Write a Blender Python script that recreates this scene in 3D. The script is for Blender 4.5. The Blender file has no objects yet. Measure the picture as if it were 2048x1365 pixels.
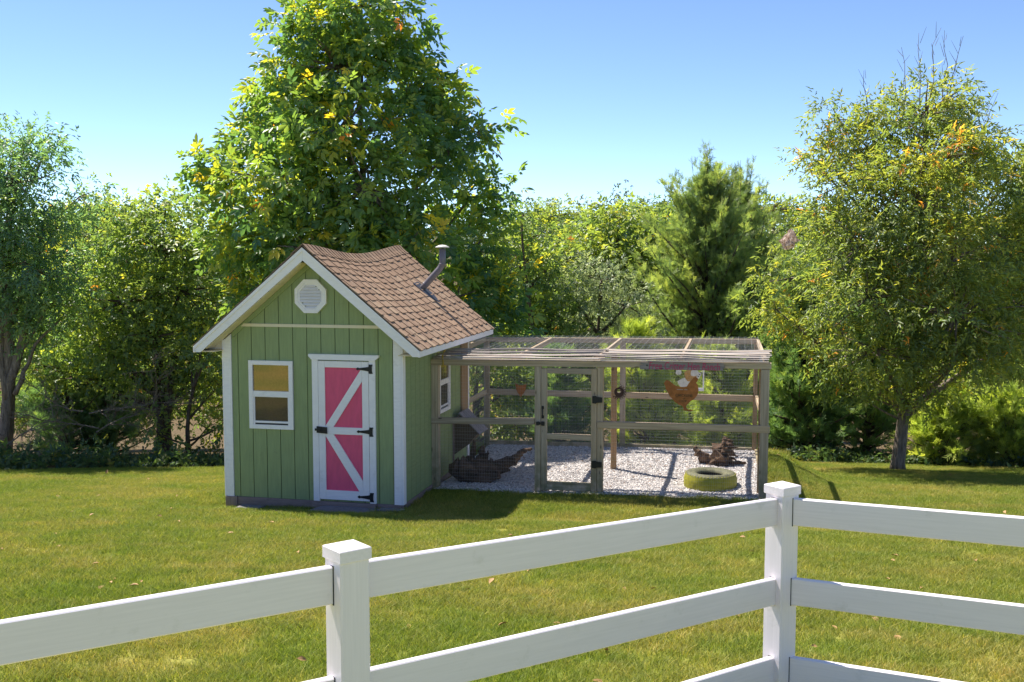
import bpy, bmesh, math, random
import numpy as np
from mathutils import Vector, Matrix

random.seed(7)
RNG = np.random.default_rng(11)
scene = bpy.context.scene
COL = scene.collection
PI = math.pi
R = math.radians

# ------------------------------------------------------------------ camera, sky, sun, exposure
cam_d = bpy.data.cameras.new('camera')
cam_d.sensor_width = 36.0
cam_d.lens = 37.79
cam_d.clip_start = 0.1
cam_d.clip_end = 3000.0
cam = bpy.data.objects.new('camera', cam_d)
cam.location = (0.0, 0.0, 3.4125)
cam.rotation_euler = (R(90 - 4.852), 0, 0)
COL.objects.link(cam)
scene.camera = cam

SUN_EL = R(58)
SUN_H = Vector((-0.73, 0.683, 0)).normalized()
world = bpy.data.worlds.new('World')
scene.world = world
world.use_nodes = True
wn = world.node_tree
bg = wn.nodes['Background']
sky = wn.nodes.new('ShaderNodeTexSky')
sky.sky_type = 'NISHITA'
sky.sun_disc = False
sky.sun_elevation = SUN_EL
sky.sun_rotation = math.atan2(SUN_H.x, SUN_H.y) % (2 * PI)
sky.altitude = 300
sky.air_density = 0.5
sky.dust_density = 0.0
sky.ozone_density = 3.0
wn.links.new(sky.outputs[0], bg.inputs[0])
bg.inputs[1].default_value = 0.108

sun_d = bpy.data.lights.new('sun', 'SUN')
sun_d.energy = 4.4
sun_d.angle = R(0.53)
sun_d.color = (1.0, 0.945, 0.85)
sun = bpy.data.objects.new('sun', sun_d)
S = Vector((SUN_H.x * math.cos(SUN_EL), SUN_H.y * math.cos(SUN_EL), math.sin(SUN_EL)))
sun.rotation_euler = S.to_track_quat('Z', 'Y').to_euler()
sun.location = S * 60
COL.objects.link(sun)

vs = scene.view_settings
vs.view_transform = 'Standard'
vs.look = 'None'
vs.exposure = 1.12
vs.gamma = 1.0
vs.use_curve_mapping = False
scene.cycles.max_bounces = 8
scene.cycles.transparent_max_bounces = 8
scene.cycles.sample_clamp_indirect = 6.0

# ------------------------------------------------------------------ the place's own frame (shed and run)
TH = R(12.7)
OX, OY = -1.464, 14.2
CA, SA = math.cos(TH), math.sin(TH)
def W(a, b, z=0.0):
    return Vector((OX + a * CA + b * SA, OY - a * SA + b * CA, z))
def to_local(x, y):
    dx, dy = x - OX, y - OY
    return dx * CA - dy * SA, dx * SA + dy * CA

PK = np.array([(-60, 2.6), (-20, 1.7), (0, 1.22), (4, .99), (5.7, .855), (10, .43), (14, -.02), (17, -.33), (20, -.69), (23, -1.12),
               (28, -1.9), (45, -4.6), (70, -7.8), (100, -6.2), (140, -1.6), (190, 2.0), (260, 3.2), (900, 5.0)])
def smooth(t):
    t = np.clip(t, 0, 1)
    return t * t * (3 - 2 * t)
def ground(x, y):
    x = np.asarray(x, float); y = np.asarray(y, float)
    z = np.zeros(np.broadcast(x, y).shape)
    for d in (-1.2, -.6, 0, .6, 1.2):
        z = z + np.interp(y + d, PK[:, 0], PK[:, 1])
    z = z / 5
    z = z + .03 * np.sin(x * .45 + 1.0) * np.sin(y * .37) * np.clip((y - 3) / 6, 0, 1)
    far = np.clip((y - 90) / 60, 0, 1)
    z = z + far * (2.2 * np.sin(x * .021 + .6) + 1.2 * np.sin(x * .05))
    a, b = to_local(x, y)
    dx = np.maximum(np.maximum(-2.5 - a, a - 4.85), 0)
    dy = np.maximum(np.maximum(0.0 - b, b - 4.85), 0)
    m = 1 - smooth(np.hypot(dx, dy) / 1.1)
    return z * (1 - m) + (-.075 + .018 * np.clip(a, 0, 5.2) + .036 * np.clip(a, -3, 0)) * m
EDGE = np.array([(-60, 17.0), (-14, 18.4), (-9.1, 19.1), (-7.7, 19.8), (-5.4, 20.3), (-2, 21.0), (5.2, 21.8), (7.4, 21.2), (9.4, 19.9), (14, 18.6), (60, 17.0)])
def edge_y(x):
    return np.interp(x, EDGE[:, 0], EDGE[:, 1])

# ------------------------------------------------------------------ node helpers
class NT:
    def __init__(self, name):
        self.m = bpy.data.materials.new(name)
        self.m.use_nodes = True
        self.t = self.m.node_tree
        self.t.nodes.clear()
        self.out = self.t.nodes.new('ShaderNodeOutputMaterial')
    def n(self, kind, **kw):
        nd = self.t.nodes.new('ShaderNode' + kind)
        for k, v in kw.items():
            if k.startswith('_'):
                setattr(nd, k[1:], v)
            else:
                nd.inputs[k.replace('__', ' ')].default_value = v
        return nd
    def l(self, a, b):
        self.t.links.new(a, b)
    def coord(self, kind='Object', scale=(1, 1, 1), rand=True):
        tc = self.n('TexCoord')
        mp = self.n('Mapping')
        mp.inputs['Scale'].default_value = scale
        self.l(tc.outputs[kind], mp.inputs['Vector'])
        if rand:
            oi = self.n('ObjectInfo')
            ml = self.n('Math', _operation='MULTIPLY')
            ml.inputs[1].default_value = 57.0
            self.l(oi.outputs['Random'], ml.inputs[0])
            cx = self.n('CombineXYZ')
            for k in 'XYZ':
                self.l(ml.outputs[0], cx.inputs[k])
            self.l(cx.outputs[0], mp.inputs['Location'])
        return mp.outputs[0]
    def noise(self, vec, scale, detail=4, rough=.55):
        nz = self.n('TexNoise', Scale=scale, Detail=detail, Roughness=rough)
        if vec is not None:
            self.l(vec, nz.inputs['Vector'])
        return nz.outputs[0]
    def ramp(self, fac, stops):
        r = self.n('ValToRGB')
        e = r.color_ramp.elements
        while len(e) < len(stops):
            e.new(.5)
        for i, (p, c) in enumerate(stops):
            e[i].position = p
            e[i].color = (*c, 1) if len(c) == 3 else c
        self.l(fac, r.inputs[0])
        return r.outputs[0]
    def mix(self, fac, a, b, mode='MIX'):
        x = self.n('Mix', _data_type='RGBA', _blend_type=mode)
        for i, v in ((0, fac), (6, a), (7, b)):
            if isinstance(v, (int, float)):
                x.inputs[i].default_value = v
            elif isinstance(v, tuple):
                x.inputs[i].default_value = (*v, 1) if len(v) == 3 else v
            else:
                self.l(v, x.inputs[i])
        return x.outputs[2]
    def bump(self, h, strength, dist=.01):
        b = self.n('Bump', Strength=strength, Distance=dist)
        self.l(h, b.inputs['Height'])
        return b.outputs[0]
    def bsdf(self, col, rough=.6, normal=None, spec=.5, metal=0.0):
        p = self.n('BsdfPrincipled', Roughness=rough if isinstance(rough, (int, float)) else .5, Metallic=metal)
        p.inputs['Specular IOR Level'].default_value = spec
        if isinstance(col, tuple):
            p.inputs['Base Color'].default_value = (*col, 1)
        else:
            self.l(col, p.inputs['Base Color'])
        if not isinstance(rough, (int, float)):
            self.l(rough, p.inputs['Roughness'])
        if normal is not None:
            self.l(normal, p.inputs['Normal'])
        return p.outputs[0]
    def done(self, sh):
        self.l(sh, self.out.inputs['Surface'])
        return self.m

def c3(c, k):
    return tuple(min(1, v * k) for v in c)

def paint(name, col, rough=.5, grain=(3, 3, 3), var=.12, dirt=None, bump=.15, spec=.4):
    t = NT(name)
    v = t.coord('Object', grain)
    n1 = t.noise(v, 3.0, 5)
    base = t.ramp(n1, [(.25, c3(col, 1 - var)), (.75, c3(col, 1 + var * .6))])
    if dirt:
        n2 = t.noise(t.coord('Object', (1, 1, 1)), 6.0, 6, .7)
        f = t.ramp(n2, [(.58, (0, 0, 0)), (.78, (1, 1, 1))])
        fm = t.n('Math', _operation='MULTIPLY'); fm.inputs[1].default_value = dirt[1]
        t.l(f, fm.inputs[0])
        base = t.mix(fm.outputs[0], base, dirt[0])
    return t.done(t.bsdf(base, rough, t.bump(n1, bump, .004), spec))

def wood(name, lo, hi, green=.0, rough=.8, fine=45):
    t = NT(name)
    v = t.coord('Object', (1.2, fine, fine))
    n1 = t.noise(v, 1.0, 6, .65)
    n2 = t.noise(t.coord('Object', (.6, 3, 3)), 2.0, 3)
    base = t.ramp(n1, [(.3, lo), (.68, hi)])
    oi = t.n('ObjectInfo')
    tone = t.ramp(oi.outputs['Random'], [(0, (.78, .78, .80)), (.5, (1, 1, 1)), (1, (1.0, .90, .78))])
    base = t.mix(1.0, base, tone, 'MULTIPLY')
    base = t.mix(n2, base, t.mix(.5, base, c3(lo, .9)))
    if green:
        g = t.n('NewGeometry'); s = t.n('SeparateXYZ'); t.l(g.outputs['Position'], s.inputs[0])
        mr = t.n('MapRange'); mr.inputs[1].default_value = -.05; mr.inputs[2].default_value = .75
        mr.inputs[3].default_value = green; mr.inputs[4].default_value = 0
        t.l(s.outputs['Z'], mr.inputs[0])
        n3 = t.noise(t.coord('Object', (1, 1, 1)), 9, 5)
        mm = t.n('Math', _operation='MULTIPLY'); t.l(mr.outputs[0], mm.inputs[0])
        rr = t.ramp(n3, [(.35, (.1, .1, .1)), (.6, (1, 1, 1))]); t.l(rr, mm.inputs[1])
        base = t.mix(mm.outputs[0], base, (.10, .12, .035))
    knots = t.n('TexVoronoi', Scale=1.0); t.l(t.coord('Object', (2.6, 9, 9)), knots.inputs['Vector'])
    kf = t.ramp(knots.outputs['Distance'], [(.05, (1, 1, 1)), (.11, (0, 0, 0))])
    base = t.mix(kf, base, c3(lo, .3))
    return t.done(t.bsdf(base, rough, t.bump(n1, .5, .004), .2))

def leaf_mat(name, stops, tcol, trans=.4, rough=.42, spec=.5, k=3.3):
    stops = [(p, (min(1, c[0] * k * 1.12), min(1, c[1] * k), min(1, (c[2] + .010 * (1 - p)) * k))) for p, c in stops]  # extra blue in the darker tones paints teal shade into the leaves
    trans += .08
    t = NT(name)
    at = t.n('Attribute', _attribute_name='lc')
    base = t.ramp(at.outputs['Fac'], stops)
    tr = t.n('BsdfTranslucent')
    t.l(t.mix(1.0, base, tcol, 'MULTIPLY'), tr.inputs['Color'])
    mx = t.n('MixShader'); mx.inputs[0].default_value = trans
    t.l(t.bsdf(base, rough, None, spec), mx.inputs[1]); t.l(tr.outputs[0], mx.inputs[2])
    return t.done(mx.outputs[0])

M = {}
GREEN = (.285, .345, .16)
M['siding'] = paint('siding_paint', GREEN, .55, (12, 12, 1.2), .14, ((.10, .10, .06), .25), .35)
M['siding_core'] = paint('siding_groove', c3(GREEN, .55), .8, (3, 3, 3))  # siding green darkened: groove shade put into the colour
M['white'] = paint('white_paint', (.92, .86, .87), .45, (3, 3, 14), .06, ((.45, .40, .34), .35), .15)
M['cream'] = paint('cream_paint', (.80, .68, .48), .55, (3, 3, 3), .06)  # cream soffit tone, with warm light off the sunlit grass painted in
M['pink'] = paint('pink_paint', (.80, .105, .215), .5, (8, 8, 2), .10)
M['brown'] = paint('brown_trim', (.30, .215, .20), .6, (2, 12, 12), .25, ((.07, .06, .04), .5))
M['iron'] = paint('black_iron', (.012, .012, .015), .45, (5, 5, 5), .3)
M['pipe'] = paint('grey_flue', (.16, .145, .165), .45, (3, 3, 3), .15, ((.30, .26, .24), .4), .1, .6)
M['cap'] = paint('bleached_cap', (.62, .58, .52), .6, (4, 4, 4), .25, ((.3, .25, .2), .6))
M['lead'] = paint('flashing_and_shade', (.05, .05, .065), .5)
M['wood'] = wood('weathered_wood', (.32, .245, .17), (.70, .575, .44), .7)
M['wood_warm'] = wood('brown_wood', (.26, .165, .095), (.54, .385, .25), .35)
M['wood_dark'] = wood('dark_board', (.11, .08, .06), (.26, .19, .13), .2)
M['slat'] = wood('bleached_slat', (.25, .215, .195), (.66, .60, .56), 0, .8, 60)
M['old_board'] = wood('grey_sign_wood', (.16, .14, .15), (.46, .42, .43), 0, .85, 30)
M['driftwood'] = wood('root_wood', (.035, .023, .018), (.21, .14, .10), 0, .9, 14)
M['wire'] = paint('galvanised_wire', (.42, .42, .42), .5, (3, 3, 3), .1, None, 0, .5)
M['wire_dark'] = paint('dark_wire', (.10, .10, .10), .5, (3, 3, 3), .1, None, 0, .5)
M['rust'] = paint('rust_steel', (.42, .155, .05), .8, (6, 6, 6), .35, ((.18, .07, .035), .6), .3, .2)
M['dark_rust'] = paint('dark_rust_steel', (.065, .028, .022), .7, (6, 6, 6), .3)
M['void'] = paint('letter_shadow', (.05, .06, .03), .9)
M['magenta'] = paint('magenta_letter', (.50, .035, .13), .6)
M['vinyl'] = paint('white_vinyl', (.87, .795, .82), .34, (1.2, 30, 30), .06, ((.46, .44, .38), .42), .05, .4)
M['rope'] = paint('yellow_rope', (.50, .33, .06), .8)
M['stone'] = paint('flat_stone', (.20, .185, .20), .85, (7, 7, 7), .35, ((.10, .10, .07), .6), .5)
M['feather'] = paint('feather_paint', (.72, .68, .62), .6, (9, 9, 9), .2)
M['feather_brown'] = paint('feather_brown', (.55, .30, .10), .6, (9, 9, 9), .3)
M['yellow'] = paint('yellow_tyre_paint', (.34, .315, .022), .6, (6, 6, 6), .3, ((.09, .085, .02), .75), .4)
M['tyre'] = paint('worn_tyre_paint', (.14, .135, .075), .75, (6, 6, 6), .5, ((.03, .03, .035), 1.0), .4)
M['rubber'] = paint('rubber', (.018, .018, .02), .8)

def glass_mat(name, inner, gl):
    t = NT(name)
    n1 = t.noise(t.coord('Object', (1, 1, 1)), 40, 4)
    base = t.ramp(n1, [(.35, c3(inner, .7)), (.65, inner)])
    g = t.n('BsdfGlossy', Roughness=.04); g.inputs['Color'].default_value = (.50, .39, .29, 1)
    lw = t.n('MixShader'); lw.inputs[0].default_value = gl
    t.l(t.bsdf(base, .7), lw.inputs[1]); t.l(g.outputs[0], lw.inputs[2])
    return t.done(lw.outputs[0])
M['glass'] = glass_mat('window_glass', (.14, .095, .055), .42)  # brown of the reflected dry lawn is painted into the pane
M['screen'] = glass_mat('insect_screen_glass', (.055, .042, .034), .12)

def shingle_mat():
    t = NT('shingle')
    oi = t.n('ObjectInfo')
    base = t.ramp(oi.outputs['Random'], [(0, (.17, .105, .072)), (.3, (.26, .163, .108)), (.55, (.37, .24, .158)), (.8, (.245, .168, .122)), (1, (.43, .315, .212))])
    n1 = t.noise(t.coord('Object', (1, 1, 1)), 160, 3, .7)
    base = t.mix(.55, base, t.ramp(n1, [(.3, (.15, .088, .065)), (.55, (.37, .25, .17)), (.75, (.58, .445, .325))]))
    return t.done(t.bsdf(base, .9, t.bump(n1, .6, .004), .15))
M['shingle'] = shingle_mat()
M['underlay'] = paint('roof_underlay', (.055, .032, .024), .95)

def bark_mat(name, lo, hi):
    t = NT(name)
    v = t.coord('Object', (9, 9, 1.6))
    n1 = t.noise(v, 3.0, 6, .7)
    base = t.ramp(n1, [(.32, lo), (.66, hi)])
    return t.done(t.bsdf(base, .9, t.bump(n1, .9, .03), .15))
M['bark'] = bark_mat('grey_bark', (.085, .066, .055), (.32, .26, .215))
M['bark_dark'] = bark_mat('dark_bark', (.045, .034, .027), (.18, .135, .105))
M['dead'] = bark_mat('dead_twig', (.11, .088, .07), (.32, .26, .215))

M['hickory'] = leaf_mat('hickory_leaf', [(0, (.020, .052, .022)), (.45, (.048, .088, .022)), (.8, (.115, .135, .020)), (.97, (.20, .165, .018)), (1, (.24, .10, .02))], (2.45, 2.1, .65), .42, .40)
M['pecan'] = leaf_mat('pecan_leaf', [(0, (.030, .052, .022)), (.5, (.062, .085, .022)), (.85, (.115, .120, .026)), (1, (.22, .11, .03))], (2.15, 2.1, .75), .40, .42)
M['ash'] = leaf_mat('ash_leaf', [(0, (.026, .052, .034)), (.6, (.055, .088, .036)), (1, (.11, .135, .036))], (2.0, 2.3, 1.1), .36, .36)
M['oak'] = leaf_mat('oak_leaf', [(0, (.026, .050, .020)), (.5, (.060, .090, .024)), (.9, (.125, .140, .028)), (1, (.24, .11, .03))], (2.2, 2.1, .75), .40, .42)
M['pale'] = leaf_mat('pale_leaf', [(0, (.055, .078, .042)), (.6, (.105, .130, .070)), (1, (.165, .185, .105))], (1.4, 1.5, 1.0), .3, .4)
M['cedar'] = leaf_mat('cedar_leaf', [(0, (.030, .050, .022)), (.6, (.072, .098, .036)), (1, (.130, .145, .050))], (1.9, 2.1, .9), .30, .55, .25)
M['cedar_bright'] = leaf_mat('bright_cedar_leaf', [(0, (.040, .062, .016)), (.6, (.088, .118, .028)), (1, (.150, .170, .040))], (1.9, 2.0, .8), .34, .55, .25)  # cedar green lightened: sunlight put into the leaf colour
M['cedar_dark'] = leaf_mat('dark_cedar_leaf', [(0, (.024, .048, .022)), (.7, (.055, .090, .034)), (1, (.10, .13, .042))], (1.8, 2.0, .9), .28, .55, .25)  # cedar green darkened: shade put into the leaf colour
M['far'] = leaf_mat('far_leaf', [(0, (.028, .048, .028)), (.5, (.058, .082, .036)), (1, (.098, .115, .044))], (1.6, 1.6, .9), .25, .7, .08, 2.3)
M['weed'] = leaf_mat('weed_leaf', [(0, (.012, .026, .012)), (.6, (.030, .048, .016)), (1, (.075, .07, .024))], (2, 2.2, .9), .25, .5, .3)

def lawn_cols(t):
    g = t.n('NewGeometry')
    def wn_(scale, detail, off, st=(1, 1, 0)):
        mp = t.n('Mapping'); mp.inputs['Location'].default_value = off; mp.inputs['Scale'].default_value = st
        t.l(g.outputs['Position'], mp.inputs['Vector'])
        return t.noise(mp.outputs[0], scale, detail, .6)
    n1 = wn_(.55, 4, (3, 7, 0)); n2 = wn_(2.3, 4, (9, 1, 0)); n3 = wn_(.9, 5, (31, 11, 0), (.45, 1.3, 0))
    col = t.ramp(n1, [(.34, (.235, .285, .050)), (.50, (.325, .335, .080)), (.66, (.43, .375, .115))])
    col = t.mix(t.ramp(n2, [(.38, (0, 0, 0)), (.70, (.75, .75, .75))]), col, (.185, .265, .038))
    col = t.mix(t.ramp(n3, [(.48, (0, 0, 0)), (.74, (.55, .55, .55))]), col, (.44, .345, .13))
    return col, g
def grass_mat():
    t = NT('grass_blade')
    col, g = lawn_cols(t)
    at = t.n('Attribute', _attribute_name='lc')
    tip = t.ramp(at.outputs['Fac'], [(0, (.62, .68, .55)), (.7, (1, 1, 1)), (.9, (1.3, 1.2, 1.0)), (1, (1.9, 1.45, 1.2))])
    col = t.mix(1.0, col, tip, 'MULTIPLY')
    tr = t.n('BsdfTranslucent'); t.l(t.mix(1.0, col, (1.3, 1.4, .8), 'MULTIPLY'), tr.inputs['Color'])
    mx = t.n('MixShader'); mx.inputs[0].default_value = .35
    t.l(t.bsdf(col, .6, None, .25), mx.inputs[1]); t.l(tr.outputs[0], mx.inputs[2])
    return t.done(mx.outputs[0])
M['grass'] = grass_mat()
def ground_mat():
    t = NT('ground')
    col, g = lawn_cols(t)
    col = t.mix(1.0, col, (.75, .72, .6), 'MULTIPLY')
    at = t.n('Attribute', _attribute_name='wood')
    n1 = t.noise(g.outputs['Position'], 7, 6, .7)
    litter = t.ramp(n1, [(.3, (.040, .030, .018)), (.5, (.11, .078, .042)), (.7, (.26, .185, .095))])
    col = t.mix(at.outputs['Fac'], col, litter)
    return t.done(t.bsdf(col, .95, t.bump(n1, .5, .03), .1))
M['ground'] = ground_mat()
def gravel_mat(name, lo, hi):
    t = NT(name)
    g = t.n('NewGeometry')
    v = t.n('TexVoronoi', Scale=38.0); t.l(g.outputs['Position'], v.inputs['Vector'])
    sp = t.n('SeparateColor'); t.l(v.outputs['Color'], sp.inputs[0])
    col = t.ramp(sp.outputs[0], [(0, lo), (.6, hi), (.9, c3(hi, 1.15)), (1, (.36, .22, .13))])
    return t.done(t.bsdf(col, .9, t.bump(v.outputs['Distance'], .8, .02), .2))
M['litter'] = paint('dry_leaf', (.42, .24, .10), .7, (9, 9, 9), .5)
M['gravel'] = gravel_mat('gravel', (.30, .28, .275), (.64, .60, .58))
def web_mat():
    t = NT('caterpillar_web')
    n1 = t.noise(t.coord('Object', (1, 1, 1)), 30, 5)
    col = t.ramp(n1, [(.35, (.40, .27, .19)), (.55, (.80, .66, .58))])
    tr = t.n('BsdfTranslucent'); t.l(col, tr.inputs['Color'])
    mx = t.n('MixShader'); mx.inputs[0].default_value = .5
    t.l(t.bsdf(col, .8), mx.inputs[1]); t.l(tr.outputs[0], mx.inputs[2])
    tp = t.n('BsdfTransparent')
    m2 = t.n('MixShader'); t.l(t.ramp(n1, [(.45, (0, 0, 0)), (.75, (.6, .6, .6))]), m2.inputs[0])
    t.l(mx.outputs[0], m2.inputs[1]); t.l(tp.outputs[0], m2.inputs[2])
    return t.done(m2.outputs[0])
M['web'] = web_mat()

# ------------------------------------------------------------------ object helpers
def link(o, parent=None):
    COL.objects.link(o)
    if parent is not None:
        o.parent = parent
    return o
def tag(o, label=None, cat=None, group=None, kind=None):
    if label: o['label'] = label
    if cat: o['category'] = cat
    if group: o['group'] = group
    if kind: o['kind'] = kind
    return o
def empty(name, label, cat, loc=(0, 0, 0), rz=0.0, group=None, kind=None):
    o = bpy.data.objects.new(name, None)
    o.empty_display_size = .2
    o.location = loc; o.rotation_euler = (0, 0, rz)
    link(o)
    return tag(o, label, cat, group, kind)
def mesh_obj(name, verts, faces, m, parent=None, smooth_=False):
    me = bpy.data.meshes.new(name)
    me.from_pydata([tuple(v) for v in verts], [], faces)
    me.update()
    if smooth_:
        me.polygons.foreach_set('use_smooth', [True] * len(me.polygons))
    me.materials.append(M[m] if isinstance(m, str) else m)
    return link(bpy.data.objects.new(name, me), parent)
_box = {}
def box_mesh(dx, dy, dz, ch=.003):
    key = (round(dx, 4), round(dy, 4), round(dz, 4), ch)
    if key in _box:
        return _box[key]
    bm = bmesh.new()
    bmesh.ops.create_cube(bm, size=1.0)
    for v in bm.verts:
        v.co = Vector((v.co.x * dx, v.co.y * dy, v.co.z * dz))
    if ch > 0:
        bmesh.ops.bevel(bm, geom=list(bm.edges), offset=min(ch, .3 * min(dx, dy, dz)), segments=1, affect='EDGES')
    bmesh.ops.recalc_face_normals(bm, faces=bm.faces)
    me = bpy.data.meshes.new('board')
    bm.to_mesh(me); bm.free()
    _box[key] = me
    return me
def board(name, parent, m, p0, p1, w, t, wd=(0, 0, 1), ch=.003):
    """a board from p0 to p1 (its local X), w wide along wd, t thick"""
    p0 = Vector(p0); p1 = Vector(p1)
    x = (p1 - p0); ln = x.length; x.normalize()
    y = Vector(wd); y = (y - x * y.dot(x)).normalized()
    z = x.cross(y)
    me0 = box_mesh(ln, w, t, ch)
    key = me0.name + '|' + m
    me = _box.get(key)
    if me is None:
        me = me0 if not me0.materials else me0.copy()
        if me is not me0:
            me.materials.clear()
        me.materials.append(M[m])
        _box[key] = me
    o = bpy.data.objects.new(name, me)
    mat = Matrix((x, y, z)).transposed().to_4x4()
    mat.translation = (p0 + p1) / 2
    o.matrix_local = mat
    return link(o, parent)
def prism_data(poly, b0, b1):
    """polygon in (a,z) extruded along b"""
    n = len(poly)
    v = [(a, b0, z) for a, z in poly] + [(a, b1, z) for a, z in poly]
    f = [tuple(range(n)), tuple(range(2 * n - 1, n - 1, -1))]
    for i in range(n):
        j = (i + 1) % n
        f.append((j, i, n + i, n + j))
    return v, f
def fix_normals(o):
    bm = bmesh.new(); bm.from_mesh(o.data)
    bmesh.ops.recalc_face_normals(bm, faces=bm.faces)
    bm.to_mesh(o.data); bm.free()
    return o
def prism(name, parent, m, poly, b0, b1):
    v, f = prism_data(poly, b0, b1)
    return fix_normals(mesh_obj(name, v, f, m, parent))
def prism_side(name, parent, m, poly, a0, a1):
    """polygon in (b,z) extruded along a"""
    n = len(poly)
    v = [(a0, b, z) for b, z in poly] + [(a1, b, z) for b, z in poly]
    f = [tuple(range(n)), tuple(range(2 * n - 1, n - 1, -1))] + [((i + 1) % n, i, n + i, n + (i + 1) % n) for i in range(n)]
    return fix_normals(mesh_obj(name, v, f, m, parent))
def box(name, parent, m, a0, a1, b0, b1, z0, z1, ch=.003):
    """axis box; local X is the longest side"""
    d = (a1 - a0, b1 - b0, z1 - z0)
    c = Vector(((a0 + a1) / 2, (b0 + b1) / 2, (z0 + z1) / 2))
    k = d.index(max(d))
    ax = Vector([1.0 if i == k else 0 for i in range(3)])
    j = (k + 1) % 3; l_ = (k + 2) % 3
    wdv = [0, 0, 0]; wdv[j] = 1
    return board(name, parent, m, c - ax * d[k] / 2, c + ax * d[k] / 2, d[j], d[l_], wdv, ch)

def tube(pts, rad, sides=6, jitter=0.0, rng=random):
    """verts, faces of a tapered tube along pts"""
    V = []; Fc = []
    pts = [Vector(p) for p in pts]
    up = Vector((.123, .31, .94))
    for i, p in enumerate(pts):
        d = (pts[min(i + 1, len(pts) - 1)] - pts[max(i - 1, 0)])
        d = d.normalized() if d.length > 1e-9 else Vector((0, 0, 1))
        x = d.cross(up)
        if x.length < 1e-3: x = d.cross(Vector((1, 0, 0)))
        x.normalize(); y = d.cross(x)
        for k in range(sides):
            a = 2 * PI * k / sides
            r = rad[i] * (1 + (rng.uniform(-jitter, jitter) if jitter else 0))
            V.append(p + (x * math.cos(a) + y * math.sin(a)) * r)
    n = len(pts)
    for i in range(n - 1):
        for k in range(sides):
            k2 = (k + 1) % sides
            Fc.append((i * sides + k, i * sides + k2, (i + 1) * sides + k2, (i + 1) * sides + k))
    Fc.append(tuple(range(sides - 1, -1, -1))); Fc.append(tuple((n - 1) * sides + k for k in range(sides)))
    return V, Fc
class MB:
    def __init__(self): self.v = []; self.f = []
    def add(self, vf):
        o = len(self.v); self.v += list(vf[0]); self.f += [tuple(i + o for i in f) for f in vf[1]]
    def build(self, name, m, parent=None, smooth_=False):
        return mesh_obj(name, self.v, self.f, m, parent, smooth_)
def lathe(prof, n=24):
    V = []; Fc = []
    for r, z in prof:
        for k in range(n):
            a = 2 * PI * k / n
            V.append(Vector((r * math.cos(a), r * math.sin(a), z)))
    for i in range(len(prof) - 1):
        for k in range(n):
            k2 = (k + 1) % n
            Fc.append((i * n + k, i * n + k2, (i + 1) * n + k2, (i + 1) * n + k))
    return V, Fc
def text_mesh(name, body, size, m, parent, loc, width, shear=0.0, extrude=.0015):
    """upright lettering facing local -b, its mesh scaled to the given width"""
    cu = bpy.data.curves.new(name, 'FONT')
    cu.body = body; cu.size = size; cu.extrude = extrude; cu.align_x = 'CENTER'; cu.align_y = 'CENTER'; cu.shear = shear
    cu.resolution_u = 3
    to = bpy.data.objects.new(name, cu); COL.objects.link(to)
    bpy.context.view_layer.update()
    me = bpy.data.meshes.new_from_object(to.evaluated_get(bpy.context.evaluated_depsgraph_get()))
    bpy.data.objects.remove(to); bpy.data.curves.remove(cu)
    xs = [v.co.x for v in me.vertices]; w = max(xs) - min(xs)
    k = width / w
    for v in me.vertices:
        v.co = Vector((v.co.x * k, v.co.z, v.co.y))
    me.materials.clear(); me.materials.append(M[m])
    o = bpy.data.objects.new(name, me); o.location = loc
    return link(o, parent)
def np_mesh(name, V, T, lc, m, parent=None, face_quads=False):
    me = bpy.data.meshes.new(name)
    me.vertices.add(len(V)); me.vertices.foreach_set('co', np.ascontiguousarray(V, dtype=np.float32).ravel())
    k = T.shape[1]
    me.loops.add(T.size); me.loops.foreach_set('vertex_index', np.ascontiguousarray(T, dtype=np.int32).ravel())
    me.polygons.add(len(T)); me.polygons.foreach_set('loop_start', np.arange(0, T.size, k, dtype=np.int32))
    me.update(calc_edges=True)
    if lc is not None:
        at = me.attributes.new('lc', 'FLOAT', 'POINT'); at.data.foreach_set('value', np.ascontiguousarray(lc, dtype=np.float32))
    me.materials.append(M[m])
    return link(bpy.data.objects.new(name, me), parent)
# ------------------------------------------------------------------ ground
def axis(lo, hi, fine_lo, fine_hi, step, grow):
    xs = list(np.arange(fine_lo, fine_hi + step / 2, step))
    s = step
    while xs[-1] < hi:
        s *= grow; xs.append(xs[-1] + s)
    s = step; pre = []
    x = fine_lo
    while x > lo:
        s *= grow; x -= s; pre.append(x)
    return np.array(pre[::-1] + xs)
gx = axis(-700, 700, -15, 15, .3, 1.22)
gy = axis(-70, 1100, 2, 25, .3, 1.16)
X, Y = np.meshgrid(gx, gy)
Z = ground(X, Y)
nx, ny = len(gx), len(gy)
idx = np.arange(nx * ny).reshape(ny, nx)
Q = np.stack([idx[:-1, :-1], idx[:-1, 1:], idx[1:, 1:], idx[1:, :-1]], -1).reshape(-1, 4)
g_ob = np_mesh('ground', np.stack([X, Y, Z], -1).reshape(-1, 3), Q, None, 'ground')
wv = smooth((Y - edge_y(X) - .1) / .5 + .12 * np.sin(X * 3.1) + .1 * np.sin(X * 7.7 + 1)).ravel()
at_ = g_ob.data.attributes.new('wood', 'FLOAT', 'POINT'); at_.data.foreach_set('value', wv.astype(np.float32))
g_ob.data.polygons.foreach_set('use_smooth', [True] * len(g_ob.data.polygons))
tag(g_ob, 'sloping ground of lawn and wooded valley', 'ground', kind='structure')

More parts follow.
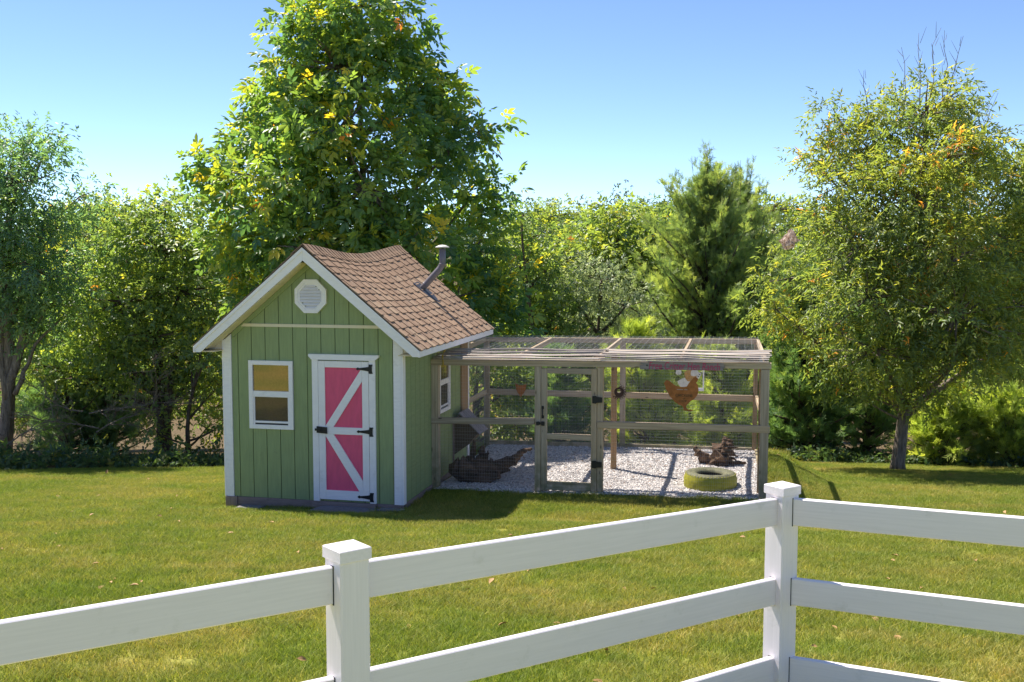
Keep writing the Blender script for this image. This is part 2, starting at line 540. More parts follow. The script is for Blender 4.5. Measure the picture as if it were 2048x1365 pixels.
def gn_instances(obj, inst, nm):
    ng = bpy.data.node_groups.new(nm, 'GeometryNodeTree')
    ng.interface.new_socket('Geometry', in_out='INPUT', socket_type='NodeSocketGeometry')
    ng.interface.new_socket('Geometry', in_out='OUTPUT', socket_type='NodeSocketGeometry')
    gi = ng.nodes.new('NodeGroupInput'); go = ng.nodes.new('NodeGroupOutput')
    iop = ng.nodes.new('GeometryNodeInstanceOnPoints')
    oi = ng.nodes.new('GeometryNodeObjectInfo'); oi.inputs['Object'].default_value = inst; oi.inputs['As Instance'].default_value = True
    ra = ng.nodes.new('GeometryNodeInputNamedAttribute'); ra.data_type = 'FLOAT_VECTOR'; ra.inputs['Name'].default_value = 'rot'
    sa = ng.nodes.new('GeometryNodeInputNamedAttribute'); sa.data_type = 'FLOAT'; sa.inputs['Name'].default_value = 'siz'
    ng.links.new(gi.outputs[0], iop.inputs['Points'])
    ng.links.new(oi.outputs['Geometry'], iop.inputs['Instance'])
    ng.links.new(ra.outputs['Attribute'], iop.inputs['Rotation'])
    ng.links.new(sa.outputs['Attribute'], iop.inputs['Scale'])
    ng.links.new(iop.outputs[0], go.inputs[0])
    md = obj.modifiers.new('scatter', 'NODES'); md.node_group = ng
def point_cloud(name, P, rot, siz, inst, m):
    me = bpy.data.meshes.new(name)
    me.vertices.add(len(P)); me.vertices.foreach_set('co', np.ascontiguousarray(P, np.float32).ravel())
    a = me.attributes.new('rot', 'FLOAT_VECTOR', 'POINT'); a.data.foreach_set('vector', np.ascontiguousarray(rot, np.float32).ravel())
    a = me.attributes.new('siz', 'FLOAT', 'POINT'); a.data.foreach_set('value', np.ascontiguousarray(siz, np.float32))
    me.materials.append(M[m]); me.update()
    o = link(bpy.data.objects.new(name, me))
    gn_instances(o, inst, name + '_scatter')
    return o
def blade_patch(name, n, half, hmin, hmax, wmin, wmax, rng):
    p = rng.uniform(-half, half, (n, 2))
    h = rng.uniform(hmin, hmax, n); w = rng.uniform(wmin, wmax, n)
    az = rng.uniform(0, 2 * PI, n); lean = rng.uniform(.35, 1.5, n) * h; la = rng.uniform(0, 2 * PI, n)
    dx, dy = np.cos(az) * w / 2, np.sin(az) * w / 2
    lx, ly = np.cos(la) * lean, np.sin(la) * lean
    z0 = np.full(n, -.012)
    V = np.empty((n, 5, 3))
    V[:, 0] = np.stack([p[:, 0] - dx, p[:, 1] - dy, z0], -1); V[:, 1] = np.stack([p[:, 0] + dx, p[:, 1] + dy, z0], -1)
    V[:, 2] = np.stack([p[:, 0] - dx * .8 + lx * .35, p[:, 1] - dy * .8 + ly * .35, h * .55], -1)
    V[:, 3] = np.stack([p[:, 0] + dx * .8 + lx * .35, p[:, 1] + dy * .8 + ly * .35, h * .55], -1)
    V[:, 4] = np.stack([p[:, 0] + lx, p[:, 1] + ly, h], -1)
    T = np.array([[0, 1, 3], [0, 3, 2], [2, 3, 4]])[None] + (np.arange(n) * 5)[:, None, None]
    o = np_mesh(name, V.reshape(-1, 3), T.reshape(-1, 3), np.repeat(rng.uniform(0, 1, n), 5), 'grass')
    COL.objects.unlink(o)
    return o
def slope_rot(x, y, rng):
    e = .15
    sx = (ground(x + e, y) - ground(x - e, y)) / (2 * e); sy = (ground(x, y + e) - ground(x, y - e)) / (2 * e)
    rz = rng.uniform(0, 2 * PI, len(x))
    # tilt expressed in the turned patch's own axes (XYZ euler: x, y first, then z)
    c, s_ = np.cos(-rz), np.sin(-rz)
    gx_, gy_ = sx * c - sy * s_, sx * s_ + sy * c
    return np.stack([np.arctan(gy_), -np.arctan(gx_), rz], -1)
def lawn_ok(x, y, pad):
    a, b = to_local(x, y)
    shed = (a > -2.56 - pad) & (a < .0 + pad) & (b > -.03 - pad) & (b < 3.4 + pad)
    run = (a > -.05 - pad) & (a < 4.78 + pad) & (b > 1.26 - pad) & (b < 4.8 + pad)
    slab = (a > -1.25) & (a < -.36) & (b > -.5 - pad * .3) & (b < .1)
    return (y < edge_y(x) + .12) & ~shed & ~run & ~(slab & (pad < .2))
def in_view(x, y):
    return np.abs(x) < .535 * y + 1.2
patch = blade_patch('grass_patch', 1500, .27, .028, .062, .0035, .0065, RNG)
sp = .40
xs, ys = np.meshgrid(np.arange(-13.5, 13.5, sp), np.arange(4.6, 22.4, sp))
xs = (xs + RNG.uniform(-.1, .1, xs.shape)).ravel(); ys = (ys + RNG.uniform(-.1, .1, ys.shape)).ravel()
k = lawn_ok(xs, ys, .3) & in_view(xs, ys) & (ys < edge_y(xs) - .1)
a0, b0 = to_local(xs, ys)
k &= ~((a0 > -1.5) & (a0 < -.1) & (b0 > -.8) & (b0 < 0))
xs, ys = xs[k], ys[k]
go = point_cloud('lawn_grass', np.stack([xs, ys, ground(xs, ys)], -1), slope_rot(xs, ys, RNG), RNG.uniform(.85, 1.15, len(xs)), patch, 'grass')
tag(go, 'short mottled green and straw coloured lawn grass', 'grass', kind='stuff')
tuft = blade_patch('grass_tuft', 85, .075, .028, .066, .004, .007, RNG)
sp = .10
xs, ys = np.meshgrid(np.arange(-11.5, 13.0, sp), np.arange(12.8, 22.4, sp))
xs = (xs + RNG.uniform(-.04, .04, xs.shape)).ravel(); ys = (ys + RNG.uniform(-.04, .04, ys.shape)).ravel()
a0, b0 = to_local(xs, ys)
core = lawn_ok(xs, ys, .34) & (ys < edge_y(xs) - .25) & ~((a0 > -1.6) & (a0 < 0) & (b0 > -.9) & (b0 < 0))
k = lawn_ok(xs, ys, .03) & ~core & in_view(xs, ys)
xs, ys = xs[k], ys[k]
go = point_cloud('edge_grass', np.stack([xs, ys, ground(xs, ys)], -1), slope_rot(xs, ys, RNG), RNG.uniform(.7, 1.25, len(xs)), tuft, 'grass')
tag(go, 'longer grass tufts along the foot of the shed, the run and the wood', 'grass', kind='stuff')

# gravel bed of the run
ga = np.arange(.06, 4.77, .05); gb = np.arange(1.20, 4.73, .05)
Ag, Bg = np.meshgrid(ga, gb)
def gravel_z(a, b):
    return -.075 + .018 * a + .035 + .025 * np.sin(a * 2.3 + 1) * np.sin(b * 2.0) + .03 * smooth((b - 3.6) / .8) - .02 * smooth((1.6 - b) / .4)
Zg = gravel_z(Ag, Bg)
Vg = np.stack([OX + Ag * CA + Bg * SA, OY - Ag * SA + Bg * CA, Zg], -1).reshape(-1, 3)
ii = np.arange(Ag.size).reshape(Ag.shape)
Qg = np.stack([ii[:-1, :-1], ii[:-1, 1:], ii[1:, 1:], ii[1:, :-1]], -1).reshape(-1, 4)
gb_ = np_mesh('gravel_bed', Vg, Qg, None, 'gravel')
tag(gb_, 'bed of pale gravel inside the wire run', 'gravel bed', kind='structure')
bm = bmesh.new(); bmesh.ops.create_icosphere(bm, subdivisions=1, radius=1.0)
for v in bm.verts:
    v.co = Vector((v.co.x * random.uniform(.8, 1.2), v.co.y * random.uniform(.6, .95), v.co.z * random.uniform(.4, .65)))
pm = bpy.data.meshes.new('pebble'); bm.to_mesh(pm); bm.free(); pm.materials.append(M['gravel'])
pebble = bpy.data.objects.new('pebble', pm)
n = 24000
pa = RNG.uniform(.1, 4.72, n); pb = 1.22 + (RNG.uniform(0, 1, n) ** 1.15) * 3.46
pz = gravel_z(pa, pb) + .003
go = point_cloud('loose_gravel', np.stack([OX + pa * CA + pb * SA, OY - pa * SA + pb * CA, pz], -1), RNG.uniform(0, 6.28, (n, 3)) * np.array([.15, .15, 1]), RNG.uniform(.010, .022, n), pebble, 'gravel')
tag(go, 'loose white and grey gravel stones inside the run', 'gravel', kind='stuff')

# ------------------------------------------------------------------ shed
shed = empty('garden_shed', 'small green shed with pink door and sagging brown shingle roof', 'shed', (OX, OY, 0), -TH)
AC = -1.265
def zs(a): return 3.268 - .835 * abs(a - AC)
WL, WD = -2.55, 3.34
v, f = prism_data([(WL + .01, -.12), (-.01, -.12), (-.01, zs(-.01)), (AC, zs(AC)), (WL + .01, zs(WL + .01))], 0.0, WD)
core_ = fix_normals(mesh_obj('wall_core', v, f, 'siding_core', shed))
GAP = .011
gro = [-2.455] + [-2.358 + .2034 * i for i in range(12)] + [-.10]
gro = [gv for gv in gro if gv <= -.10]
for a_, b_ in zip(gro[:-1], gro[1:]):
    a_ += GAP / 2; b_ -= GAP / 2
    if b_ - a_ < .02: continue
    top = [(b_, zs(b_) - .004)] + ([(AC, zs(AC) - .004)] if a_ < AC < b_ else []) + [(a_, zs(a_) - .004)]
    prism('siding_board', shed, 'siding', [(a_, 0), (b_, 0)] + top, -.013, .004)
bs = [.075] + [.16 + .2034 * i for i in range(16) if .16 + .2034 * i < 3.2] + [3.27]
for a0_, b0_ in zip(bs[:-1], bs[1:]):
    box('siding_board', shed, 'siding', -.014, .006, a0_ + GAP / 2, b0_ - GAP / 2, 0.0, 2.12, .002)
    box('siding_board', shed, 'siding', WL - .006, WL + .014, a0_ + GAP / 2, b0_ - GAP / 2, 0.0, 2.12, .002)
# corner trims
for nm, x0, x1, y0, y1 in (('corner_trim', -2.562, -2.452, -.034, -.006), ('corner_trim', -2.588, -2.563, -.034, .07), ('corner_trim', -.108, .0, -.034, -.006),
                           ('corner_trim', .001, .027, -.034, .075), ('corner_trim', -.004, .027, 3.27, 3.365), ('corner_trim', -2.588, -2.55, 3.27, 3.365)):
    if x1 - x0 > .05 and y0 < 0: prism(nm, shed, 'white', [(x0, .0), (x1, .0), (x1, zs(x1) - .016), (x0, zs(x0) - .016)], y0, y1)
    else: box(nm, shed, 'white', x0, x1, y0, y1, .0, 2.185 if y0 < 0 else 2.16)
# skirt
box('skirt_board', shed, 'brown', -2.40, -1.285, -.022, .01, -.17, -.004)
box('skirt_board', shed, 'brown', -2.575, -2.402, -.05, .03, -.20, .0)
box('skirt_board', shed, 'brown', -.365, .012, -.016, .01, -.17, -.004)
box('skirt_board', shed, 'brown', -.01, .016, .06, 3.34, -.2, -.004)
box('skirt_board', shed, 'brown', WL - .02, WL, .04, 3.34, -.3, -.004)
box('threshold', shed, 'brown', -1.282, -.368, -.062, .0, -.10, -.002)
# gable trim strip, frieze boards, cornice returns
prism('trim_strip', shed, 'cream', [(-2.30, 2.368), (-.235, 2.368), (-.285, 2.409), (-2.255, 2.409)], -.03, -.014)
for s in (-1, 1):
    prism('frieze_board', shed, 'siding', [(AC, zs(AC) - .006), (AC + s * 1.17, zs(AC + s * 1.17) - .006), (AC + s * 1.17, zs(AC + s * 1.17) - .085), (AC, zs(AC) - .085)], -.028, -.0135)
prism('cornice_return', shed, 'cream', [(-2.843, 2.05), (-2.59, 2.05), (-2.59, 2.17), (-2.80, 2.05)], -.02, .01)
prism('cornice_return', shed, 'cream', [(.312, 2.05), (.029, 2.05), (.029, 2.16)], -.02, .01)
# roof
RB0, RB1, RHW = -.30, 3.72, 1.60
SL = math.hypot(1, .839)
def sag(b, d):
    t = (b - RB0) / (RB1 - RB0)
    return (-.135 * math.sin(PI * min(1, max(0, t))) ** 1.6) * (1 - min(1, d / RHW)) ** .9
def roof_pt(s, d, b, lift=0.0):
    """s: side (+1 right, -1 left), d: plan distance from the ridge"""
    z = 3.468 - .839 * d + sag(b, d)
    return Vector((AC + s * (d + lift * .643), b, z + lift * .766))
mb = MB()
for s in (-1, 1):
    NB, ND = 16, 8
    V = []; Fc = []
    for lift in (-.004, -.034):
        for i in range(NB + 1):
            for j in range(ND + 1):
                V.append(roof_pt(s, RHW * j / ND, RB0 + (RB1 - RB0) * i / NB, lift))
    K = (NB + 1) * (ND + 1)
    q = lambda i, j, l_: l_ * K + i * (ND + 1) + j
    for i in range(NB):
        for j in range(ND):
            Fc.append((q(i, j, 0), q(i, j + 1, 0), q(i + 1, j + 1, 0), q(i + 1, j, 0)))
            Fc.append((q(i, j, 1), q(i + 1, j, 1), q(i + 1, j + 1, 1), q(i, j + 1, 1)))
    for i in range(NB):
        Fc.append((q(i, ND, 0), q(i, ND, 1), q(i + 1, ND, 1), q(i + 1, ND, 0)))
    for j in range(ND):
        Fc.append((q(0, j, 0), q(0, j, 1), q(0, j + 1, 1), q(0, j + 1, 0))); Fc.append((q(NB, j, 0), q(NB, j + 1, 0), q(NB, j + 1, 1), q(NB, j, 1)))
    mb.add((V, Fc))
roof = mb.build('roof', 'underlay', shed); fix_normals(roof)
ROWS = 15
ex = (RHW + .015) / ROWS
def tab(s, d0, d1, b0, b1, lift, th=.007):
    V = []
    for d, l_ in ((d1, lift + th), (d0, lift * .4 + .002)):
        for t in (0, .5, 1):
            V.append(roof_pt(s, d, b0 + (b1 - b0) * t, l_))
    for t in (0, .5, 1):
        V.append(roof_pt(s, d1, b0 + (b1 - b0) * t, -.003))
    for t in (0, 1):
        V.append(roof_pt(s, d0, b0 + (b1 - b0) * t, -.003))
    Fc = [(0, 1, 4, 3), (1, 2, 5, 4), (6, 7, 1, 0), (7, 8, 2, 1), (6, 0, 3, 9), (2, 8, 10, 5)]
    return V, Fc
rr = random.Random(3)
left = MB(); rest = MB(); n_sh = 0
for r in range(ROWS - 1, -1, -1):
    d0, d1 = ex * r - .012, ex * (r + 1)
    for s in (1, -1):
        b = RB0 - rr.uniform(0, .2); kk = rr.randint(0, 1)
        while b < RB1 - .01:
            w = rr.choice((.125, .14, .15, .16, .175)) if s > 0 else .2
            b0_, b1_ = max(RB0, b), min(RB1, b + w)
            b += w; kk ^= 1
            if b1_ - b0_ < .03: continue
            if s > 0:
                vv, ff = tab(s, max(d0, .0), d1 + (.008 if kk else -.004) + rr.uniform(-.003, .003), b0_ + .0065, b1_ - .0065, .009 if kk else 0, .009)
                n_sh += 1
                if n_sh <= 300: mesh_obj('shingle', vv, ff, 'shingle', roof)
                else: rest.add((vv, ff))
            else:
                left.add(tab(s, max(d0, .0), d1 + rr.uniform(-.004, .006), b0_ + .003, b1_ - .003, .004 if kk else 0))
ls_ = rest.build('upper_shingles', 'shingle', roof); ls_['kind'] = 'stuff'
lf = left.build('far_slope_shingles', 'shingle', roof); lf['kind'] = 'stuff'
b = RB0 - .004
while b < RB1 - .03:
    b1_ = min(b + .15, RB1 + .004)
    V = []
    for bb, l_ in ((b, .020), (b1_, .010)):
        for s, d in ((-1, .15), (-1, .07), (1, .0), (1, .07), (1, .15)):
            V.append(roof_pt(s, d, bb, l_ + rr.uniform(-.001, .002)) + (Vector((0, 0, .012)) if d == 0 else Vector((0, 0, 0))))
    V += [p - Vector((0, 0, .012)) for p in V[:5]]
    Fc = [(i, i + 1, i + 6, i + 5) for i in range(4)] + [(10 + i, 11 + i, i + 1, i) for i in range(4)]
    mesh_obj('ridge_cap', V, Fc, 'shingle', roof)
    b += .135
# rakes, fascias, soffits
for bf0, bf1, ds in ((-.285, -.262, -.014), (3.68, 3.703, .014)):
    for s in (-1, 1):
        prism('rake_board', shed, 'white', [(AC + s * .001, 3.438), (AC + s * 1.585, 2.118), (AC + s * 1.585, 2.026), (AC + s * 1.51, 2.026), (AC + s * .001, 3.272)], bf0, bf1)
        prism('rake_trim', shed, 'white', [(AC + s * .001, 3.444), (AC + s * 1.598, 2.113), (AC + s * 1.598, 2.066), (AC + s * .001, 3.394)], *( (bf0 - .016, bf0 - .0005) if ds < 0 else (bf1 + .0005, bf1 + .016)))
for s in (-1, 1):
    x = AC + s * 1.587
    box('fascia_board', shed, 'white', min(x, x + s * .022), max(x, x + s * .022), -.30, 3.72, 2.022, 2.106)
    box('soffit_panel', shed, 'cream', min(AC + s * 1.30, x), max(AC + s * 1.30, x) - .001, -.26, 3.68, 2.032, 2.044)
    d = .03
    while d < 1.55:
        p = lambda dd: Vector((AC + s * dd, 0, 3.268 - .829 * dd))
        m0 = p(d + .058)
        if d + .116 < 1.52:
            board('soffit_panel', shed, 'cream', m0 + Vector((0, -.261, 0)), m0 + Vector((0, -.014, 0)), .147, .008, (s, 0, -.835), .002)
        d += .1175
# gable vent
vc = Vector((-1.265, 0, 2.79))
def octo(r): return [(vc.x + r * math.cos(PI / 8 + PI / 4 * i), vc.z + r * math.sin(PI / 8 + PI / 4 * i)) for i in range(8)]
def ring(name, parent, m, po, pi_, b0, b1):
    n = len(po)
    V = [(a, b, z) for b in (b0, b1) for poly in (po, pi_) for a, z in poly]
    Fc = []
    for i in range(n):
        j = (i + 1) % n
        Fc += [(i, j, n + j, n + i), (2 * n + i, 3 * n + i, 3 * n + j, 2 * n + j), (i, 2 * n + i, 2 * n + j, j), (n + i, n + j, 3 * n + j, 3 * n + i)]
    return fix_normals(mesh_obj(name, V, Fc, m, parent))
vent = ring('gable_vent', shed, 'white', octo(.245), octo(.196), -.05, -.012)
ring('vent_rim', vent, 'white', octo(.196), octo(.168), -.04, -.012)
prism('vent_back', vent, 'siding_core', octo(.19), -.016, -.0135)
for i in range(8):
    z = 2.79 - .147 + i * .042
    hw = min(.156, .156 + .065 - abs(z - 2.79))
    board('louver', vent, 'white', (vc.x - hw, -.03, z), (vc.x + hw, -.03, z), .05, .006, (0, .64, .77), .001)
# window on the front
def make_window(to, u0, u1, z0, z1, mid0, mid1, face):
    """to(u, out, z) -> local point; built from butted boards"""
    ww = .058
    def bd(name, par, m, ua, ub, za, zb, o0, o1):
        P, Q_ = to(ua, o0, za), to(ub, o1, zb)
        return box(name, par, m, min(P[0], Q_[0]), max(P[0], Q_[0]), min(P[1], Q_[1]), max(P[1], Q_[1]), za, zb, .002)
    mbw = MB()
    for ua, ub, za, zb in ((u0, u1, z1 - ww, z1), (u0, u1, z0, z0 + ww), (u0, u0 + ww, z0 + ww, z1 - ww), (u1 - ww, u1, z0 + ww, z1 - ww)):
        P, Q_ = to(ua, .012, za), to(ub, .046, zb)
        x0, x1, y0, y1 = min(P[0], Q_[0]), max(P[0], Q_[0]), min(P[1], Q_[1]), max(P[1], Q_[1])
        mbw.add(([Vector((x, y, z)) for z in (za, zb) for y in (y0, y1) for x in (x0, x1)], [(0, 2, 3, 1), (4, 5, 7, 6), (0, 1, 5, 4), (2, 6, 7, 3), (0, 4, 6, 2), (1, 3, 7, 5)]))
    win = mbw.build('window', 'white', shed)
    bd('meeting_rail', win, 'white', u0 + ww, u1 - ww, mid0, mid1, .012, .040)
    bd('pane', win, 'glass', u0 + ww, u1 - ww, mid1, z1 - ww, .012, .022)
    bd('sash_stile', win, 'white', u0 + ww, u0 + ww + .022, z0 + ww, mid0, .012, .034)
    bd('sash_stile', win, 'white', u1 - ww - .022, u1 - ww, z0 + ww, mid0, .012, .034)
    bd('sash_rail', win, 'white', u0 + ww + .022, u1 - ww - .022, z0 + ww + .022, z0 + ww + .05, .012, .034)
    bd('sash_track', win, 'iron', u0 + ww + .022, u1 - ww - .022, z0 + ww, z0 + ww + .022, .012, .026)
    bd('pane', win, 'screen', u0 + ww + .022, u1 - ww - .022, z0 + ww + .05, mid0, .012, .018)
    return win
make_window(lambda u, o, z: (u, -o, z), -2.192, -1.545, .965, 1.905, 1.405, 1.487, 'front')
make_window(lambda u, o, z: (o - .004, u, z), 1.62, 2.20, .985, 1.86, 1.40, 1.48, 'side')
box('wall_board', shed, 'wood_warm', .008, .035, 2.88, 3.255, .72, 1.95)
# door
door = prism('door', shed, 'pink', [(-1.168, .032), (-.458, .032), (-.458, 1.918), (-1.168, 1.918)], -.026, -.010)
D0, D1 = -.046, -.0265
box('stile', door, 'white', -1.172, -1.078, D0, D1, .030, 1.922)
box('stile', door, 'white', -.548, -.454, D0, D1, .030, 1.922)
box('rail', door, 'white', -1.0775, -.5485, D0, D1, 1.836, 1.922)
box('rail', door, 'white', -1.0775, -.5485, D0, D1, .030, .158)
box('rail', door, 'white', -1.0775, -.5485, D0, D1, .928, 1.026)
prism('brace', door, 'white', [(-1.077, 1.027), (-.962, 1.027), (-.549, 1.655), (-.549, 1.835), (-1.077, 1.035)], D0 - .001, D1)
prism('brace', door, 'white', [(-1.077, .927), (-.962, .927), (-.549, .300), (-.549, .159), (-.60, .159), (-1.077, .905)], D0 - .001, D1)
for z in (1.826, .978, .087):
    hp = [(-.445, z - .062), (-.392, z - .062), (-.402, z - .03), (-.402, z + .03), (-.392, z + .062), (-.445, z + .062), (-.450, z + .03), (-.50, z + .022), (-.585, z + .012),
          (-.60, z + .020), (-.622, z + .008), (-.622, z - .008), (-.60, z - .020), (-.585, z - .012), (-.50, z - .022), (-.450, z - .03)]
    prism('hinge', door, 'iron', hp, -.055, -.0465)
prism('latch', door, 'iron', [(-1.195, .945), (-1.05, .935), (-1.05, 1.022), (-1.195, 1.032)], -.07, -.0475)
prism('latch_bolt', door, 'iron', [(-1.215, .975), (-1.13, .97), (-1.13, 1.0), (-1.215, 1.005)], -.085, -.0705)
for x0, x1 in ((-1.264, -1.176), (-.450, -.362)):
    box('door_casing', shed, 'white', x0, x1, -.044, -.006, .0, 1.938)
prism('door_header', shed, 'white', [(-1.262, 1.9385), (-.364, 1.9385), (-.305, 1.985), (-.305, 2.012), (-1.305, 2.012), (-1.305, 1.985)], -.062, -.006)
# flue
fp = [(-.555, 2.6, 2.78), (-.47, 2.6, 2.87), (-.24, 2.6, 3.115), (-.195, 2.6, 3.19), (-.190, 2.6, 3.25), (-.195, 2.6, 3.43)]
vv, ff = tube(fp, [.05] * 6, 14)
flue = mesh_obj('vent_pipe', vv, ff, 'pipe', shed, True)
for i, tz in ((1, .052), (3, .053)):
    pv = Vector(fp[i]); dv = (Vector(fp[i + 1]) - pv).normalized()
    vv, ff = tube([pv - dv * .008, pv + dv * .008], [tz + .002] * 2, 14); mesh_obj('pipe_collar', vv, ff, 'pipe', flue, True)
vv, ff = lathe([(.0, .055), (.05, .05), (.105, .024), (.112, .012), (.10, .008), (.05, .012), (.0, .015)], 18)
mesh_obj('rain_cap', [v_ + Vector((-.195, 2.6, 3.435)) for v_ in vv], ff, 'cap', flue, True)
for k_ in range(3):
    a_ = k_ * 2.1
    vv, ff = tube([Vector((-.195 + .045 * math.cos(a_), 2.6 + .045 * math.sin(a_), 3.42)), Vector((-.195 + .045 * math.cos(a_), 2.6 + .045 * math.sin(a_), 3.455))], [.005] * 2, 5); mesh_obj('cap_strut', vv, ff, 'pipe', flue)
fl = [roof_pt(1, d, bb, .016) for d, bb in ((.62, 2.47), (.62, 2.73), (.86, 2.76), (1.02, 2.62), (.86, 2.45))]
mesh_obj('flashing_and_shadow', fl + [p - Vector((0, 0, .012)) for p in fl], [(0, 1, 2, 3, 4)] + [(i, 5 + i, 5 + (i + 1) % 5, (i + 1) % 5) for i in range(5)], 'lead', flue)  # lead boot; its pointed tail is a shadow drawn as dark sheet
# nest box hood on the side wall
hood = prism('nest_box', shed, 'wood_dark', [(.006, .21), (.24, .385), (.405, .575), (.13, .845), (.006, .73)], 2.45, 2.93)
board('hood_roof', hood, 'old_board', (.105, 2.69, .885), (.44, 2.69, .558), .53, .018, (0, 1, 0))
board('hood_roof', hood, 'old_board', (.008, 2.69, .754), (.118, 2.69, .864), .53, .018, (0, 1, 0))
box('hood_trim', hood, 'brown', .006, .03, 2.425, 2.449, .10, .74)

# ------------------------------------------------------------------ chicken run
run = empty('chicken_run', 'weathered timber and wire chicken run attached to the shed', 'chicken run', (OX, OY, 0), -TH)
FB = 1.355          # centre plane of the front frame
BB = 4.70
def gz(a): return -.075 + .018 * a
def post(a, b, w, z1, m='wood', d=None, z0=None):
    d = d or w
    return box('post', run, m, a - w / 2, a + w / 2, b - d / 2, b + d / 2, gz(a) - .12 if z0 is None else z0, z1, .004)
post(.058, FB, .105, 1.748); post(1.580, FB, .090, 1.765); post(2.470, FB, .085, 1.775); post(4.716, FB, .115, 1.80)
post(-.012, BB, .095, 1.87); post(2.385, BB, .092, 1.88); post(4.598, BB, .075, 1.885, 'wood_warm')
post(2.455, 2.98, .085, 1.86, 'wood_warm'); post(4.66, 1.56, .05, 1.80, 'wood_warm')
def rail(p, q_, w, t, m='wood', nm='rail', wd=(0, 0, 1)):
    return board(nm, run, m, p, q_, w, t, wd, .004)
rail((-.012, FB - .012, 1.79), (4.795, FB - .012, 1.848), .082, .10, 'wood', 'top_beam')
rail((-.005, FB - .030, .935), (1.532, FB - .030, .980), .088, .070)
rail((2.43, FB - .030, .963), (4.79, FB - .030, .984), .094, .070)
rail((-.06, BB, 1.845), (4.64, BB, 1.895), .085, .06, 'wood', 'top_beam')
rail((.036, BB - .012, .93), (2.338, BB - .012, .935), .105, .045); rail((2.432, BB - .012, .937), (4.56, BB - .012, .94), .105, .045)
rail((.036, BB - .02, -.005), (2.338, BB - .02, .03), .14, .04, 'wood', 'base_board'); rail((2.432, BB - .02, .03), (4.56, BB - .02, .045), .14, .04, 'wood', 'base_board')
# right end and left end frames, rafters
rail((4.745, FB + .045, 1.835), (4.625, BB - .032, 1.890), .085, .045, 'wood', 'top_beam')
rail((4.745, FB + .06, .985), (4.620, BB - .04, .955), .09, .045)
rail((4.750, FB + .06, .03), (4.622, BB - .04, .03), .14, .04, 'wood', 'base_board')
rail((.03, FB + .045, 1.79), (-.03, BB - .032, 1.855), .085, .045, 'wood', 'top_beam')
rail((-.01, 3.45, .93), (-.02, BB - .05, .93), .09, .04)
for x0, x1, z in ((1.19, 1.15, 1.0), (2.37, 2.35, 1.0), (3.56, 3.53, 1.0)):
    rail((x0, FB + .045, 1.815 + .012 * x0), (x1, BB - .032, 1.85 + .0105 * x1), .085, .042, 'wood', 'rafter')
# gate
gate = empty('gate', None, None); gate.parent = run
FG = FB - .028
for x0, x1, z0, z1 in ((1.629, 1.712, -.015, 1.742), (2.344, 2.424, .0, 1.752)):
    box('stile', gate, 'wood', x0, x1, FG - .022, FG + .022, z0, z1)
for z0, z1 in ((1.672, 1.748), (.732, .814), (.0, .126)):
    box('gate_rail', gate, 'wood', 1.7125, 2.3435, FG - .02, FG + .02, z0, z1)
for z in (1.32, .402):
    prism('hinge', gate, 'iron', [(2.365, z - .05), (2.415, z - .055), (2.43, z - .042), (2.505, z - .036), (2.505, z + .036), (2.43, z + .042), (2.415, z + .055), (2.365, z + .05)], FG - .055, FG - .041)
vv, ff = tube([(1.655, FG - .024, 1.185), (1.655, FG - .05, 1.175), (1.655, FG - .052, 1.06), (1.655, FG - .024, 1.05)], [.009] * 4, 6); mesh_obj('handle', vv, ff, 'iron', gate)
for z in (1.185, 1.05):
    box('handle_plate', gate, 'iron', 1.638, 1.672, FG - .030, FG - .0225, z - .022, z + .022)
box('latch', gate, 'iron', 1.636, 1.682, FG - .042, FG - .0225, .925, .985)
prism('latch_catch', gate, 'iron', [(1.565, .93), (1.60, .93), (1.63, .95), (1.63, .97), (1.60, .985), (1.565, .98)], FG - .058, FG - .043)
def wires(name, parent, m, P0, U, V_, lu, lv, su, sv, r, jit=.15):
    """welded wire: crossing square rods in the plane P0 + u U + v V"""
    P0 = np.array(P0, float); U = np.array(U, float); V_ = np.array(V_, float)
    U /= np.linalg.norm(U); V_ /= np.linalg.norm(V_); N = np.cross(U, V_)
    rods = []
    for u in np.arange(su / 2, lu, su): rods.append((P0 + U * u + V_ * 0, P0 + U * u + V_ * lv, U, N))
    for v_ in np.arange(sv / 2, lv, sv): rods.append((P0 + V_ * v_ + N * r * 1.6, P0 + V_ * v_ + U * lu + N * r * 1.6, V_, N))
    VV = []; T = []
    for p, q_, s1, s2 in rods:
        o = len(VV); wv_ = random.uniform(-jit, jit) * .006
        for pt in (p, q_):
            for e1, e2 in ((-1, -1), (1, -1), (1, 1), (-1, 1)):
                VV.append(pt + s1 * (e1 * r + wv_) + s2 * e2 * r)
        for i in range(4):
            j = (i + 1) % 4; T.append((o + i, o + j, o + 4 + j, o + 4 + i))
    o = np_mesh(name, np.array(VV), np.array(T), None, m, parent)
    o['kind'] = 'stuff'
    return o
WR = .0006
wires('wire_mesh', run, 'wire', (.11, FB + .02, .0), (1, 0, 0.004), (0, 0, 1), 1.425, 1.75, .0254, .0508, WR)
wires('wire_mesh', run, 'wire', (2.51, FB + .02, .02), (1, 0, 0.008), (0, 0, 1), 2.15, 1.77, .0254, .0508, WR)
wires('wire_mesh', gate, 'wire', (1.70, FG + .021, .02), (1, 0, 0), (0, 0, 1), .655, 1.70, .0254, .0508, WR)
wires('wire_mesh', run, 'wire', (.03, BB + .025, .02), (1, 0, 0.008), (0, 0, 1), 4.55, 1.84, .0254, .0508, .0009)
wires('wire_mesh', run, 'wire', (4.775, FB + .05, .02), (-.12, 3.3, 0), (0, 0, 1), 3.3, 1.82, .0254, .0508, WR)
wires('wire_mesh', run, 'wire', (-.03, 3.42, .02), (0, 1, 0), (0, 0, 1), 1.28, 1.82, .0254, .0508, WR)
